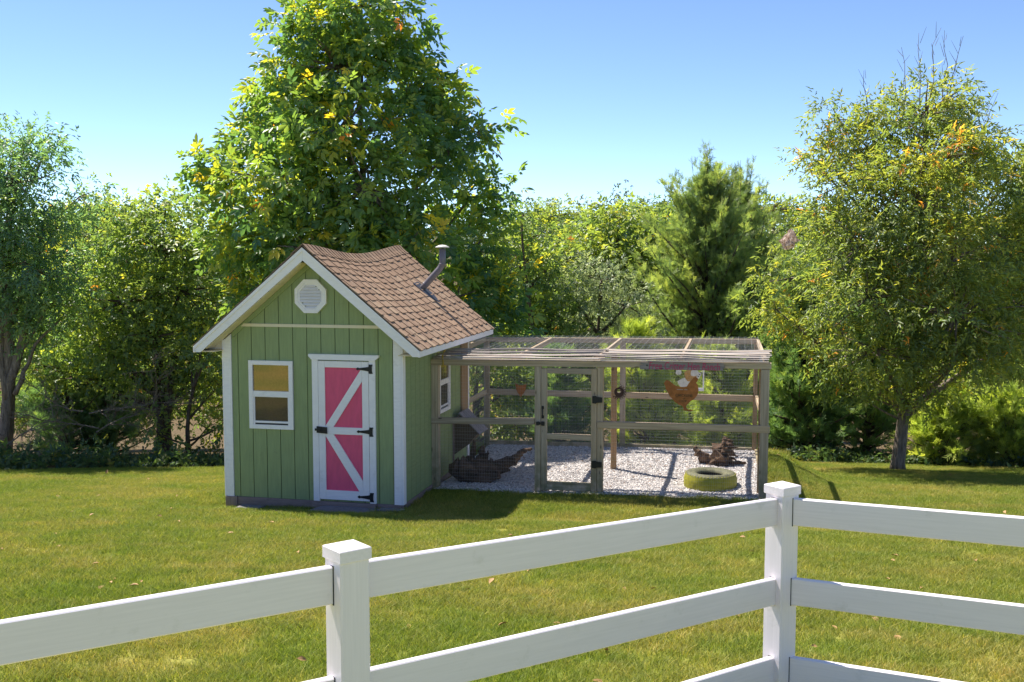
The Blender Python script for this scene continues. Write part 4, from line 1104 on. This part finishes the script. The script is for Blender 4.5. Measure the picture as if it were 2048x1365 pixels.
 ('ash_tree', 'leafy tree filling the right edge behind the lawn tree', 'oak', (11.84, 26.0, -1.84), 0.13, (11.67, 26.0, 2.69), [(11.79, 25.84, 2.69, 0.85, 0.73), (10.97, 26.07, 1.97, 0.85, 0.73), (12.43, 25.55, 1.72, 0.73, 0.73), (11.61, 26.09, 0.99, 1.09, 0.73), (10.65, 25.85, 0.75, 0.85, 0.6), (12.49, 26.75, 0.26, 0.85, 0.6), (11.41, 26.66, -0.23, 1.09, 0.6), (9.95, 26.2, -0.23, 0.85, 0.6)], 0.8),
 ('ash_tree', 'leafy tree in the dark gap between shed roof and run', 'oak', (-0.73, 24.2, -1.3), 0.1, (-0.72, 24.2, 1.73), [(-0.72, 23.74, 1.61, 0.68, 0.56), (-0.16, 24.06, 1.16, 0.68, 0.56), (-1.06, 24.04, 0.93, 0.68, 0.56), (-0.5, 23.99, 0.36, 0.79, 0.56), (0.18, 24.02, 0.48, 0.68, 0.56), (-0.84, 24.92, -0.44, 0.79, 0.56), (0.07, 23.9, -0.55, 0.68, 0.45)], 0.8),
 ('elm_tree', 'dark round tree behind the right-hand dark cedars', 'oak', (8.98, 30.0, -2.22), 0.15, (8.57, 30.0, 3.14), [(8.56, 29.57, 3.41, 0.98, 0.7), (7.74, 30.8, 2.86, 0.84, 0.7), (9.42, 30.29, 2.58, 0.98, 0.84), (7.49, 30.89, 1.74, 0.98, 0.84), (8.75, 30.06, 1.6, 1.26, 0.84), (8.08, 30.76, 0.34, 1.26, 0.84), (9.76, 30.42, 0.34, 1.12, 0.84), (8.81, 30.61, -0.79, 1.4, 0.84)], 0.8),
 ('oak_tree', 'tree behind the shed roof seen under the tall bushy crown', 'oak', (-6.01, 27.5, -2.01), 0.14, (-5.93, 27.5, 2.65), [(-6.18, 28.04, 2.65, 1.02, 0.77), (-7.09, 27.69, 1.88, 0.9, 0.77), (-5.17, 27.13, 2.14, 1.02, 0.77), (-6.73, 27.3, 0.85, 1.02, 0.77), (-7.64, 28.22, 0.59, 0.77, 0.77), (-7.54, 28.26, -0.57, 0.9, 0.77), (-4.15, 28.29, 2.14, 1.15, 0.77), (-2.61, 27.47, 1.88, 1.15, 0.77), (-1.72, 27.92, 0.85, 0.9, 0.77)], 0.8),
 ('elm_tree', 'broad distant tree between the tall bushy tree and the olive crown', 'oak', (1.9, 42.0, -4.07), 0.2, (1.86, 42.0, 4.77), [(1.86, 42.62, 4.77, 1.17, 0.49), (0.89, 42.4, 3.99, 1.17, 0.78), (2.84, 42.64, 4.19, 1.17, 0.68), (1.68, 42.24, 3.02, 1.56, 0.88), (0.51, 42.42, 2.25, 1.37, 0.98), (3.04, 42.46, 2.25, 1.56, 0.98), (1.68, 41.88, 0.88, 1.76, 0.98), (3.25, 42.79, 0.29, 1.76, 0.98), (0.71, 42.84, -0.1, 1.56, 0.98), (2.08, 41.6, -1.29, 1.95, 0.98)], 1.0),
 ('elm_tree', 'broad distant tree just left of the tallest cedar', 'oak', (5.92, 44.0, -4.42), 0.2, (5.81, 44.0, 5.03), [(5.81, 44.86, 5.03, 1.23, 0.45), (4.6, 44.85, 4.43, 1.23, 0.72), (7.04, 44.44, 4.43, 1.23, 0.72), (5.63, 43.56, 3.41, 1.64, 0.92), (4.0, 44.76, 2.6, 1.43, 0.92), (7.47, 43.68, 2.6, 1.64, 1.02), (5.65, 44.86, 1.58, 1.84, 1.02), (4.43, 44.43, 0.35, 1.84, 1.02), (6.89, 43.58, 0.14, 1.84, 1.02), (5.68, 43.73, -1.3, 2.05, 1.02)], 1.0),
 ('elm_tree', 'distant tree filling the gap between the twin cedars and the lawn tree', 'oak', (9.9, 40.0, -3.71), 0.2, (9.72, 40.0, 5.07), [(9.72, 40.39, 4.89, 1.12, 0.52), (8.81, 40.3, 3.97, 1.12, 0.74), (10.85, 40.55, 4.15, 1.12, 0.74), (9.76, 40.8, 3.04, 1.49, 0.93), (8.66, 39.81, 2.12, 1.3, 0.93), (11.26, 39.5, 2.3, 1.3, 0.93), (9.98, 40.79, 1.19, 1.67, 0.93), (11.13, 39.52, 0.06, 1.49, 0.93), (9.08, 40.73, -0.12, 1.49, 0.93)], 1.0),
 ('oak_tree', 'full tree closing the skyline dip right of the leaning tree', 'oak', (-12.84, 30.5, -2.31), 0.16, (-12.32, 30.5, 4.4), [(-12.04, 30.16, 4.4, 0.85, 0.43), (-12.9, 31.13, 3.98, 0.99, 0.57), (-11.06, 31.1, 3.98, 0.85, 0.57), (-10.21, 31.23, 4.4, 0.85, 0.5), (-12.23, 30.77, 2.99, 1.28, 0.85), (-10.82, 31.23, 2.71, 1.13, 0.85), (-9.68, 30.28, 3.13, 0.99, 0.85), (-13.39, 30.94, 2.28, 1.28, 0.85), (-11.85, 30.46, 1.43, 1.42, 0.85), (-10.15, 31.25, 1.29, 1.28, 0.85), (-13.46, 31.08, 0.29, 1.28, 0.85), (-11.48, 30.66, -0.29, 1.42, 0.85), (-9.78, 30.74, -0.57, 1.13, 0.85)], 1.0),
]
LIMBS = [[([(-10.5, 22.0, -0.72), (-10.42, 22.0, 0.33), (-10.13, 22.0, 1.36), (-9.85, 22.0, 2.29), (-9.65, 22.0, 3.21), (-9.55, 22.0, 4.02)], [0.12, 0.1, 0.08, 0.065, 0.05, 0.03]), ([(-10.42, 22.0, 0.33), (-10.5, 22.0, 1.47), (-10.4, 22.0, 2.39), (-10.14, 22.0, 3.41), (-9.94, 22.0, 4.42)], [0.09, 0.075, 0.06, 0.05, 0.03]), ([(-10.2, 21.9, 0.45), (-10.0, 21.9, 0.91), (-9.76, 21.9, 1.48), (-9.23, 21.9, 1.99)], [0.055, 0.045, 0.035, 0.02])], [([(-7.54, 23.3, -1.32), (-7.58, 23.3, -0.52), (-7.45, 23.3, 0.37), (-7.31, 23.3, 1.24)], [0.11, 0.1, 0.08, 0.06]), ([(-7.58, 23.2, -0.72), (-7.72, 23.2, 0.05), (-7.77, 23.2, 0.82)], [0.07, 0.06, 0.045])]]
# ------------------------------------------------------------------ trees
def unit(a):
    return a / np.maximum(np.linalg.norm(a, axis=-1, keepdims=True), 1e-9)
def leaf_tpl(L, Wd, fold=.25, droop=.12, off=(0, 0, 0), rot=0.0):
    v = np.array([(0, 0, 0), (Wd / 2, .42 * L, fold * Wd / 2), (0, L, -droop * L), (-Wd / 2, .42 * L, fold * Wd / 2)])
    c, s = math.cos(rot), math.sin(rot)
    v = np.stack([v[:, 0] * c - v[:, 1] * s, v[:, 0] * s + v[:, 1] * c, v[:, 2]], -1) + np.array(off)
    return v, np.array([(0, 1, 2), (0, 2, 3)])
def tpl_join(parts):
    V = []; T = []; o = 0
    for v, t in parts:
        V.append(v); T.append(t + o); o += len(v)
    return np.concatenate(V), np.concatenate(T)
def leaf6(L, Wd, fold=.3, droop=.15, off=(0, 0, 0), rot=0.0):
    v = np.array([(0, 0, 0), (.34 * Wd, .28 * L, fold * .34 * Wd), (.5 * Wd, .62 * L, fold * .5 * Wd - droop * .4 * L), (0, L, -droop * L), (-.5 * Wd, .62 * L, fold * .5 * Wd - droop * .4 * L), (-.34 * Wd, .28 * L, fold * .34 * Wd)])
    c, s = math.cos(rot), math.sin(rot)
    v = np.stack([v[:, 0] * c - v[:, 1] * s, v[:, 0] * s + v[:, 1] * c, v[:, 2]], -1) + np.array(off)
    return v, np.array([(0, 1, 2), (0, 2, 3), (0, 3, 4), (0, 4, 5)])
TPL = {
    'hickory': tpl_join([leaf6(.19, .085, .3, .22, (0, .13, 0), .06), leaf6(.165, .075, .3, .25, (0, .11, .01), .8), leaf6(.16, .072, .3, .25, (0, .10, 0), -.9), leaf6(.13, .06, .3, .25, (0, .04, .01), 1.25), leaf6(.135, .06, .3, .25, (0, .03, 0), -1.15)]),
    'pecan': tpl_join([leaf_tpl(.12, .032, .35, .25, (0, .09, 0), .1), leaf_tpl(.11, .030, .35, .35, (.02, .05, .03), .75), leaf_tpl(.105, .030, .35, .3, (-.02, .04, -.02), -.95), leaf_tpl(.10, .028, .35, .35, (.03, -.02, .02), 1.5), leaf_tpl(.10, .028, .35, .35, (-.03, 0, .04), -1.8)]),
    'ash': tpl_join([leaf_tpl(.12, .046, .3, .3, (0, .08, 0), .1), leaf_tpl(.11, .042, .3, .3, (.02, .04, .03), .9), leaf_tpl(.11, .042, .3, .3, (-.02, .03, -.02), -1.0), leaf_tpl(.10, .038, .3, .3, (0, -.02, .03), 1.9)]),
    'oak': tpl_join([leaf_tpl(.13, .075, .35, .2, (0, .03, 0)), leaf_tpl(.12, .07, .35, .2, (0, 0, .02), 1.0), leaf_tpl(.11, .068, .35, .2, (0, 0, -.02), -1.1)]),
    'pale': tpl_join([leaf_tpl(.12, .032, .3, .2, (0, .04, 0)), leaf_tpl(.11, .03, .3, .2, (0, 0, .02), .8), leaf_tpl(.11, .03, .3, .2, (0, 0, -.02), -.9), leaf_tpl(.10, .03, .3, .2, (0, .05, .03), .4)]),
    'cedar': tpl_join([leaf_tpl(.17, .019, .2, .0, (0, 0, 0))] + [leaf_tpl(.085, .015, .2, 0, (0, .02 + .045 * i, .006 * i), s * (.55 + .1 * i)) for i in range(3) for s in (-1, 1)]),
}
TPLN = {'hickory': 6}
def scatter(tpl, O, Dr, N, sc):
    V0, T0 = tpl
    Dr = unit(Dr); Xa = unit(np.cross(Dr, N)); Na = np.cross(Xa, Dr)
    n = len(O); k = len(V0)
    V = O[:, None] + sc[:, None, None] * (V0[None, :, 0:1] * Xa[:, None] + V0[None, :, 1:2] * Dr[:, None] + V0[None, :, 2:3] * Na[:, None])
    T = T0[None] + (np.arange(n) * k)[:, None, None]
    return V.reshape(-1, 3), T.reshape(-1, 3)
def randu(n, rng):
    return unit(rng.normal(size=(n, 3)))
def bend(p, q, n, k, rng):
    p = np.array(p, float); q = np.array(q, float)
    t = np.linspace(0, 1, n)[:, None]
    mid = (p + q) / 2 + np.array([0, 0, -k]) * np.linalg.norm(q - p) + rng.normal(size=3) * .05 * np.linalg.norm(q - p)
    return (1 - t) ** 2 * p + 2 * t * (1 - t) * mid + t * t * q

LEAFN = {'hickory': (1.75, 15, .235), 'pecan': (2.9, 19, .21), 'ash': (2.5, 19, .25), 'oak': (2.7, 21, .28), 'pale': (2.3, 20, .25)}
def broad_tree(name, label, sp, base, tr, top, lobes, den, seed, group):
    rng = np.random.default_rng(seed)
    bx, by = base[0], base[1]
    bz = float(ground(bx, by)) - .06
    root = empty(name, label, 'tree', (bx, by, bz), 0, group)
    B0 = np.array([bx, by, bz])
    mb = MB()
    topv = np.array(top) - B0
    lowest = min(l[2] - l[4] for l in lobes) - bz
    nt = 9
    tp = np.array([topv * t + np.array([.10 * math.sin(4 * t + seed), .10 * math.cos(3 * t + seed) - .1, 0]) * min(1, t * 3) for t in np.linspace(0, 1, nt)])
    trad = [tr * (1.35 if i == 0 else 1.0) * (1 - .86 * (i / (nt - 1)) ** .9) for i in range(nt)]
    tp = np.insert(tp, 1, tp[0] + np.array([0, 0, .22]), axis=0); trad.insert(1, tr * 1.05)
    mb.add(tube([Vector(p) for p in tp], trad, 12, .05, random.Random(seed)))
    cl_o = []; cl_c = []; cl_out = []
    csp, lper, sig = LEAFN[sp]
    far_ = by > 27.9
    if far_: lper = int(lper * .6)
    for (lx, ly, lz, rx, rz) in lobes:
        rx, rz = max(.55 * rx, rx - (.28 if sp == 'hickory' else .14)), max(.55 * rz, rz - (.28 if sp == 'hickory' else .14))
        c = np.array([lx, ly, lz]) - B0
        ry = .5 * (rx + rz) * 1.05
        # limb from the trunk
        hd = math.hypot(c[0] - 0, c[1])
        zt = max(min(c[2] - .7 * hd - .3, topv[2] * .92), max(.3 * lowest, min(1.2, c[2] * .6)))
        ti = np.array([np.interp(zt, tp[:, 2], tp[:, k]) for k in range(3)])
        rl = max(.02, min(tr * .5, .05 * (rx + rz)))
        pts = bend(ti, c, 6, .08, rng)
        mb.add(tube([Vector(p) for p in pts], list(np.linspace(rl, rl * .45, 6)), 6))
        area = 4 * PI * ((rx * ry) ** 1.6 / 3 + (rx * rz) ** 1.6 / 3 + (ry * rz) ** 1.6 / 3) ** (1 / 1.6)
        nc = max(5, int(area * csp * 1.9 * den))
        u = randu(nc, rng)
        rr_ = rng.uniform(.35, 1.08, nc) ** .55
        rr_ = np.where(rng.uniform(size=nc) < .08, rng.uniform(1.08, 1.22, nc), rr_)
        P = c + u * rr_[:, None] * np.array([rx, ry, rz])
        cl_c.append(P); cl_out.append(u)
        for p in np.concatenate([P[:max(4, nc // 5)], P[max(4, nc // 5):][rr_[max(4, nc // 5):] > 1.02]]):
            s = c + (p - c) * rng.uniform(0, .15)
            q = bend(s, p, 4, .04, rng)
            mb.add(tube([Vector(x) for x in q], [rl * .42, rl * .32, rl * .22, .006], 4))
    C_ = np.concatenate(cl_c); Uo = np.concatenate(cl_out)
    n = len(C_)
    m_ = lper
    ctone = rng.normal(0, .16, n)
    csc = rng.uniform(.75, 1.25, n)
    O = np.repeat(C_, m_, 0) + np.clip(rng.normal(size=(n * m_, 3)), -1.7, 1.7) * np.repeat(sig * csc, m_)[:, None] * np.array([1, 1, .8])
    out = np.repeat(Uo, m_, 0)
    Dr = unit(O - np.repeat(C_, m_, 0)) * .8 + out * .6 + randu(n * m_, rng) * .6 + np.array([0, 0, -.25])
    N = randu(n * m_, rng) * .75 + out * .25 + np.array([0, 0, .75])
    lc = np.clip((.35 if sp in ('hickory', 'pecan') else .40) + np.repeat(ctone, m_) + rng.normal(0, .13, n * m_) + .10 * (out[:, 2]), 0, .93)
    lc = np.where(rng.uniform(size=n * m_) < .0015, 1.0, lc)
    sc = rng.uniform(.75, 1.2, n * m_) * (.86 if sp == 'oak' else 1.0) * (1.32 if far_ else 1.0)
    V, T = scatter(TPL[sp], O, Dr, N, sc)
    k = len(TPL[sp][0])
    q4 = TPLN.get(sp, 4)
    lcv = np.repeat(lc, k) + np.tile(np.repeat(rng.normal(0, .05, k // q4), q4), len(lc)) * np.repeat(lc < .94, k)
    mb.build('trunk', 'bark' if sp in ('pecan', 'ash', 'hickory') else 'bark_dark', root, True)
    o = np_mesh('crown', V, T, np.clip(lcv, 0, 1), sp, root)
    o['kind'] = 'stuff'
    return root, C_, B0
def cedar_tree(name, label, sp, base, tr, top, spec, den, seed, group):
    rng = np.random.default_rng(seed)
    bx, by = base[0], base[1]
    bz = float(ground(bx, by)) - .06
    ztop, hw = spec[0]
    H = ztop - bz
    root = empty(name, label, 'tree', (bx, by, bz), 0, group)
    mb = MB()
    lx = top[0] - bx
    axis_ = lambda t: np.array([lx * t + .08 * math.sin(5 * t + seed), .08 * math.cos(4 * t + seed), H * t])
    mb.add(tube([Vector(axis_(t)) for t in np.linspace(0, .92, 9)], list(np.linspace(tr, .010, 9)), 8, .05, random.Random(seed)))
    spiky = H > 5.5
    nb = int((80 + 60 * H) * den)
    O = []; Dd = []; tone = []
    for i in range(nb):
        t = rng.uniform(.03, .97) ** .9
        prof = (1 - t) ** (.72 if spiky else .6) * (.55 + .45 * min(1, t / .18 + .4)) * hw
        L = max(.22, prof * rng.uniform(.45, 1.0) * (1.45 if rng.uniform() < .22 else 1.0))
        az = rng.uniform(0, 2 * PI)
        elv = R(rng.uniform(5, 38) + 34 * t)
        d = np.array([math.cos(az) * math.cos(elv), math.sin(az) * math.cos(elv), math.sin(elv)])
        p0 = axis_(t * .9)
        p1 = p0 + d * L / max(.5, math.cos(elv)) * .95
        pts = bend(p0, p1, 4, .10, rng)
        r0 = max(.007, .022 * L)
        mb.add(tube([Vector(p) for p in pts], [r0, r0 * .75, r0 * .5, .004], 4))
        nf = max(10, int(L * 46 * den))
        tt = rng.uniform(.28, 1.06, nf) ** .75
        pp = p0 + (p1 - p0) * tt[:, None] + rng.normal(size=(nf, 3)) * (.035 + .11 * L * .5) * np.array([1, 1, .75]) * (1.05 - .45 * tt)[:, None]
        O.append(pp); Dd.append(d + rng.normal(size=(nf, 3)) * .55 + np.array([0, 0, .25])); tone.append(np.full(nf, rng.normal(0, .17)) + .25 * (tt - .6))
    if spiky:
        for i in range(16):
            t = rng.uniform(.55, .85); az = rng.uniform(0, 2 * PI); rr_ = rng.uniform(.1, .5) * hw * (1 - t) * 1.6
            p0 = axis_(t); p1 = p0 + np.array([math.cos(az) * rr_, math.sin(az) * rr_, (1.0 - t) * H * rng.uniform(.55, 1.05)])
            mb.add(tube([Vector(p) for p in bend(p0, p1, 4, .03, rng)], [.018, .014, .010, .004], 4))
            nf = 34
            tt = rng.uniform(.15, 1.0, nf); pp = p0 + (p1 - p0) * tt[:, None] + rng.normal(size=(nf, 3)) * .05
            O.append(pp); Dd.append((p1 - p0) / np.linalg.norm(p1 - p0) * 1.2 + rng.normal(size=(nf, 3)) * .6); tone.append(np.full(nf, .1))
    O = np.concatenate(O); Dd = np.concatenate(Dd); tone = np.concatenate(tone)
    n = len(O)
    N = randu(n, rng) + np.array([0, 0, .5])
    V, T = scatter(TPL['cedar'], O, Dd, N, rng.uniform(.8, 1.45, n))
    k = len(TPL['cedar'][0])
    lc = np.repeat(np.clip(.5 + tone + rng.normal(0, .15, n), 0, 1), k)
    mb.build('trunk', 'bark_dark', root, True)
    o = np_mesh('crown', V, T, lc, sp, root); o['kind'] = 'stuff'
    return root
made = []
for i, (nm, lab, sp, base, tr, top, lob, den) in enumerate(TREES):
    grp = 'trees of the wood behind the lawn'
    if sp.startswith('cedar'):
        made.append(cedar_tree(nm, lab, sp, base, tr, top, lob, den, 100 + i, grp))
    else:
        made.append(broad_tree(nm, lab, sp, base, tr, top, lob, den, 200 + i, grp))
def extra_limbs(root, m, lines):
    for pts, rad in lines:
        P = [Vector(p) - root.location for p in pts]
        Q = []
        for i in range(len(P) - 1):
            for t in (0, .33, .66):
                Q.append(P[i].lerp(P[i + 1], t) + Vector((random.gauss(0, .02), random.gauss(0, .02), 0)))
        Q.append(P[-1]); rr_ = list(np.interp(np.linspace(0, len(rad) - 1, len(Q)), range(len(rad)), rad))
        vv, ff = tube(Q, rr_, 9, .04); mesh_obj('limb', vv, ff, m, root, True)
extra_limbs(made[2][0], 'bark', LIMBS[0]); extra_limbs(made[3][0], 'bark_dark', LIMBS[1])
# the big tree's nearest leaves, one object each
hick, HC, HB = made[0]
rng = np.random.default_rng(77)
lm = []
for q_ in range(4):
    v, t = TPL['hickory']
    me = bpy.data.meshes.new('leaf')
    jit_ = v + rng.normal(0, .008, v.shape)
    me.from_pydata([tuple(x) for x in jit_], [], [tuple(int(y) for y in x) for x in t])
    a_ = me.attributes.new('lc', 'FLOAT', 'POINT'); a_.data.foreach_set('value', np.full(len(v), .30 + .12 * q_, np.float32))
    me.materials.append(M['hickory']); lm.append(me)
front = HC[np.argsort(HC[:, 1] + .15 * np.abs(HC[:, 0]))][:420]
for q_ in range(300):
    c_ = front[rng.integers(len(front))] + rng.normal(0, .15, 3) + np.array([0, -.12, 0])
    d = Vector(rng.normal(size=3) * .6 + np.array([0, -.6, -.15])).normalized(); nn = Vector(rng.normal(size=3) * .6 + np.array([0, 0, .8]))
    x_ = d.cross(nn).normalized(); z_ = x_.cross(d)
    o = bpy.data.objects.new('leaf', lm[q_ % 4])
    mt = Matrix((x_, d, z_)).transposed().to_4x4(); mt.translation = Vector(c_)
    o.matrix_local = mt @ Matrix.Scale(float(rng.uniform(.8, 1.15)), 4)
    link(o, hick)
# bare leader twigs above the lawn tree's crown
pec, PCc, PB0 = made[1]
mb = MB(); rt_ = random.Random(8)
for x0, z0, x1, z1 in ((7.05, 5.9, 6.95, 7.0), (7.35, 6.0, 7.25, 7.25), (7.5, 6.1, 7.55, 7.35), (7.7, 6.1, 7.72, 7.3), (7.8, 6.0, 8.0, 7.2), (6.4, 5.6, 6.3, 6.6), (8.3, 4.9, 8.55, 6.2), (8.4, 4.8, 8.75, 5.35)):
    p = Vector((x0, 19.6, z0)) - Vector(PB0); q_ = Vector((x1, 19.5, z1)) - Vector(PB0)
    pts = [p.lerp(q_, t) + Vector((rt_.gauss(0, .045), rt_.gauss(0, .03), 0)) for t in (0, .25, .5, .75, 1)]
    mb.add(tube(pts, [.011, .009, .007, .005, .003], 5))
    for t in (.35, .5, .62, .75, .86):
        s = p.lerp(q_, t); e = s + Vector((rt_.uniform(-.14, .14), rt_.uniform(-.1, .1), rt_.uniform(.12, .34)))
        mb.add(tube([s, s.lerp(e, .5), e], [.0045, .004, .002], 4))
o = mb.build('bare_twigs', 'dead', pec); o['kind'] = 'stuff'
# caterpillar web
bm = bmesh.new(); bmesh.ops.create_icosphere(bm, subdivisions=3, radius=1.0)
rw = random.Random(3)
for v in bm.verts:
    k_ = 1 - .55 * max(0, v.co.z) ; w_ = 1 + .35 * math.sin(7 * v.co.x + 5 * v.co.z) + .25 * math.sin(11 * v.co.y + 4 * v.co.z + 1) + rw.uniform(-.38, .30)
    v.co = Vector((v.co.x * .12 * k_ * w_ + .03 * v.co.z, v.co.y * .10 * k_ * w_, v.co.z * .17 * (1.2 if v.co.z > 0 else .9) + rw.uniform(-.012, .012)))
me = bpy.data.meshes.new('caterpillar_web'); bm.to_mesh(me); bm.free(); me.materials.append(M['web'])
o = link(bpy.data.objects.new('caterpillar_web', me)); o.location = (4.72, 18.4, 3.56)
tag(o, 'pinkish white caterpillar web on a left branch tip of the lawn tree', 'web')

# dead branches at the left foot of the wood
def dead_branch(x, y, ln, n, label, seed, zb=.0, up=.5):
    rd = random.Random(seed); mb = MB()
    z = float(ground(x, y)) + zb
    def grow(p, d, l_, r_, lev):
        pts = [p]; dd = d.copy()
        for _ in range(5):
            dd = (dd + Vector((rd.gauss(0, .16), rd.gauss(0, .16), rd.gauss(0, .13)))).normalized()
            pts.append(pts[-1] + dd * l_ / 5)
        mb.add(tube(pts, [r_ * (1 - .16 * i) for i in range(6)], 5))
        if lev:
            for i in range(1, 6):
                for _ in range(2):
                    e = (dd + Vector((rd.gauss(0, .8), rd.gauss(0, .6), rd.gauss(0, .6)))).normalized()
                    grow(pts[i], e, l_ * rd.uniform(.3, .5), r_ * .5, lev - 1)
    for i in range(n):
        a_ = rd.uniform(-.5, PI + .5)
        grow(Vector((rd.uniform(-.2, .2), rd.uniform(-.2, .2), rd.uniform(0, .5))), Vector((math.cos(a_), rd.uniform(-.4, .2), rd.uniform(.05, up))).normalized(), ln * rd.uniform(.7, 1.1), .018, 2)
    o = mb.build('dead_branch', 'dead'); o.location = (x, y, z)
    return tag(o, label, 'branch', 'dead branches at the wood edge')
dead_branch(-10.3, 21.3, 1.3, 3, 'tangle of pale dead branches at the foot of the leaning tree', 21, .1)
dead_branch(-8.6, 21.9, 1.4, 4, 'grey dead branch tangle between the small cedar and the oak trunks', 22, .6)
dead_branch(-7.5, 22.2, 1.2, 3, 'fine dead twigs hanging at the double trunk of the oak', 23, 1.0)
dead_branch(9.9, 22.0, 1.1, 2, 'dead twigs in the shade at the right edge of the wood', 24, .5)

# undergrowth along the lawn edge and through the wood floor
rng = np.random.default_rng(9)
n = 1000
ux = rng.uniform(-13, 13.5, n); uy = edge_y(ux) + .3 + np.abs(rng.normal(0, 1.0, n)) * 1.3
uz = ground(ux, uy)
m_ = 11
hh = np.repeat(rng.uniform(.05, .30, n) * (.5 + .9 * np.sin(ux * 1.7) ** 2 + .8 * np.sin(ux * .63 + 1) ** 2) * (1 - .4 * np.exp(-(uy - edge_y(ux)) * 1.0)), m_)
O = np.repeat(np.stack([ux, uy, uz], -1), m_, 0) + rng.normal(size=(n * m_, 3)) * np.array([.16, .16, 0]) + np.stack([0 * hh, 0 * hh, hh * rng.uniform(0.05, 1, n * m_)], -1)
V, T = scatter(TPL['oak'], O, randu(n * m_, rng) + np.array([0, 0, .5]), randu(n * m_, rng) + np.array([0, 0, .8]), rng.uniform(.5, 1.1, n * m_))
o = np_mesh('undergrowth', V, T, np.repeat(np.clip(rng.normal(.45, .22, n * m_), 0, 1), len(TPL['oak'][0])), 'weed')
tag(o, 'low weeds and seedlings along the edge of the wood', 'undergrowth', kind='stuff')

# far wooded slope: one mass
rng = np.random.default_rng(31)
Vs = []; Ts = []; Ls = []; off = 0
tplf = tpl_join([leaf_tpl(1.0, .8, .4, .3), leaf_tpl(.9, .7, .4, .3, (0, 0, 0), 2.1), leaf_tpl(.9, .7, .4, .3, (0, 0, 0), 4.2)])
spots = []
for y0 in np.arange(66, 185, 8.2):
    x_ext = .52 * y0 + 8
    for x0 in np.arange(-x_ext, x_ext, 5.6):
        spots.append((x0 + rng.uniform(-2, 2), y0 + rng.uniform(-3, 3)))
for (x0, y0) in spots:
    z0 = float(ground(x0, y0))
    h = rng.uniform(6.5, 9.5) if y0 > 100 else rng.uniform(5.0, 7.5)
    r = rng.uniform(2.6, 3.8)
    nl = 150 if y0 < 110 else 115
    nlob = 6
    lc_ = np.array([x0, y0, z0 + h * .6]) + rng.normal(size=(nlob, 3)) * np.array([r * .5, r * .5, h * .16])
    w_ = rng.integers(nlob, size=nl)
    u = randu(nl, rng)
    P = lc_[w_] + u * np.array([r * .55, r * .55, h * .22]) * rng.uniform(.75, 1.05, nl)[:, None]
    V, T = scatter(tplf, P, randu(nl, rng) + u * .4, u + randu(nl, rng) * .5 + np.array([0, 0, .3]), rng.uniform(.28, .52, nl) * (1.0 if y0 > 90 else .8))
    Vs.append(V); Ts.append(T + off); off += len(V)
    Ls.append(np.repeat(np.clip(rng.normal(.45, .12) + rng.normal(0, .12, nl), 0, 1), len(tplf[0])))
o = np_mesh('far_wood', np.concatenate(Vs), np.concatenate(Ts), np.concatenate(Ls), 'far')
tag(o, 'distant hazy wooded ridge behind the nearer trees', 'wood', kind='stuff')

# fallen leaves on the lawn
rng = np.random.default_rng(55)
fx = rng.uniform(-11, 12, 420); fy = rng.uniform(6, 21.5, 420)
k = lawn_ok(fx, fy, .05) & in_view(fx, fy)
fx, fy = fx[k], fy[k]
O = np.stack([fx, fy, ground(fx, fy) + .035], -1)
V, T = scatter(leaf6(.075, .042, .4, .2), O, randu(len(fx), rng) * np.array([1, 1, .25]), randu(len(fx), rng) * .5 + np.array([0, 0, 1]), rng.uniform(.6, 1.2, len(fx)))
o = np_mesh('fallen_leaves', V, T, None, 'litter')
tag(o, 'scattered dry fallen leaves on the lawn', 'leaves', kind='stuff')
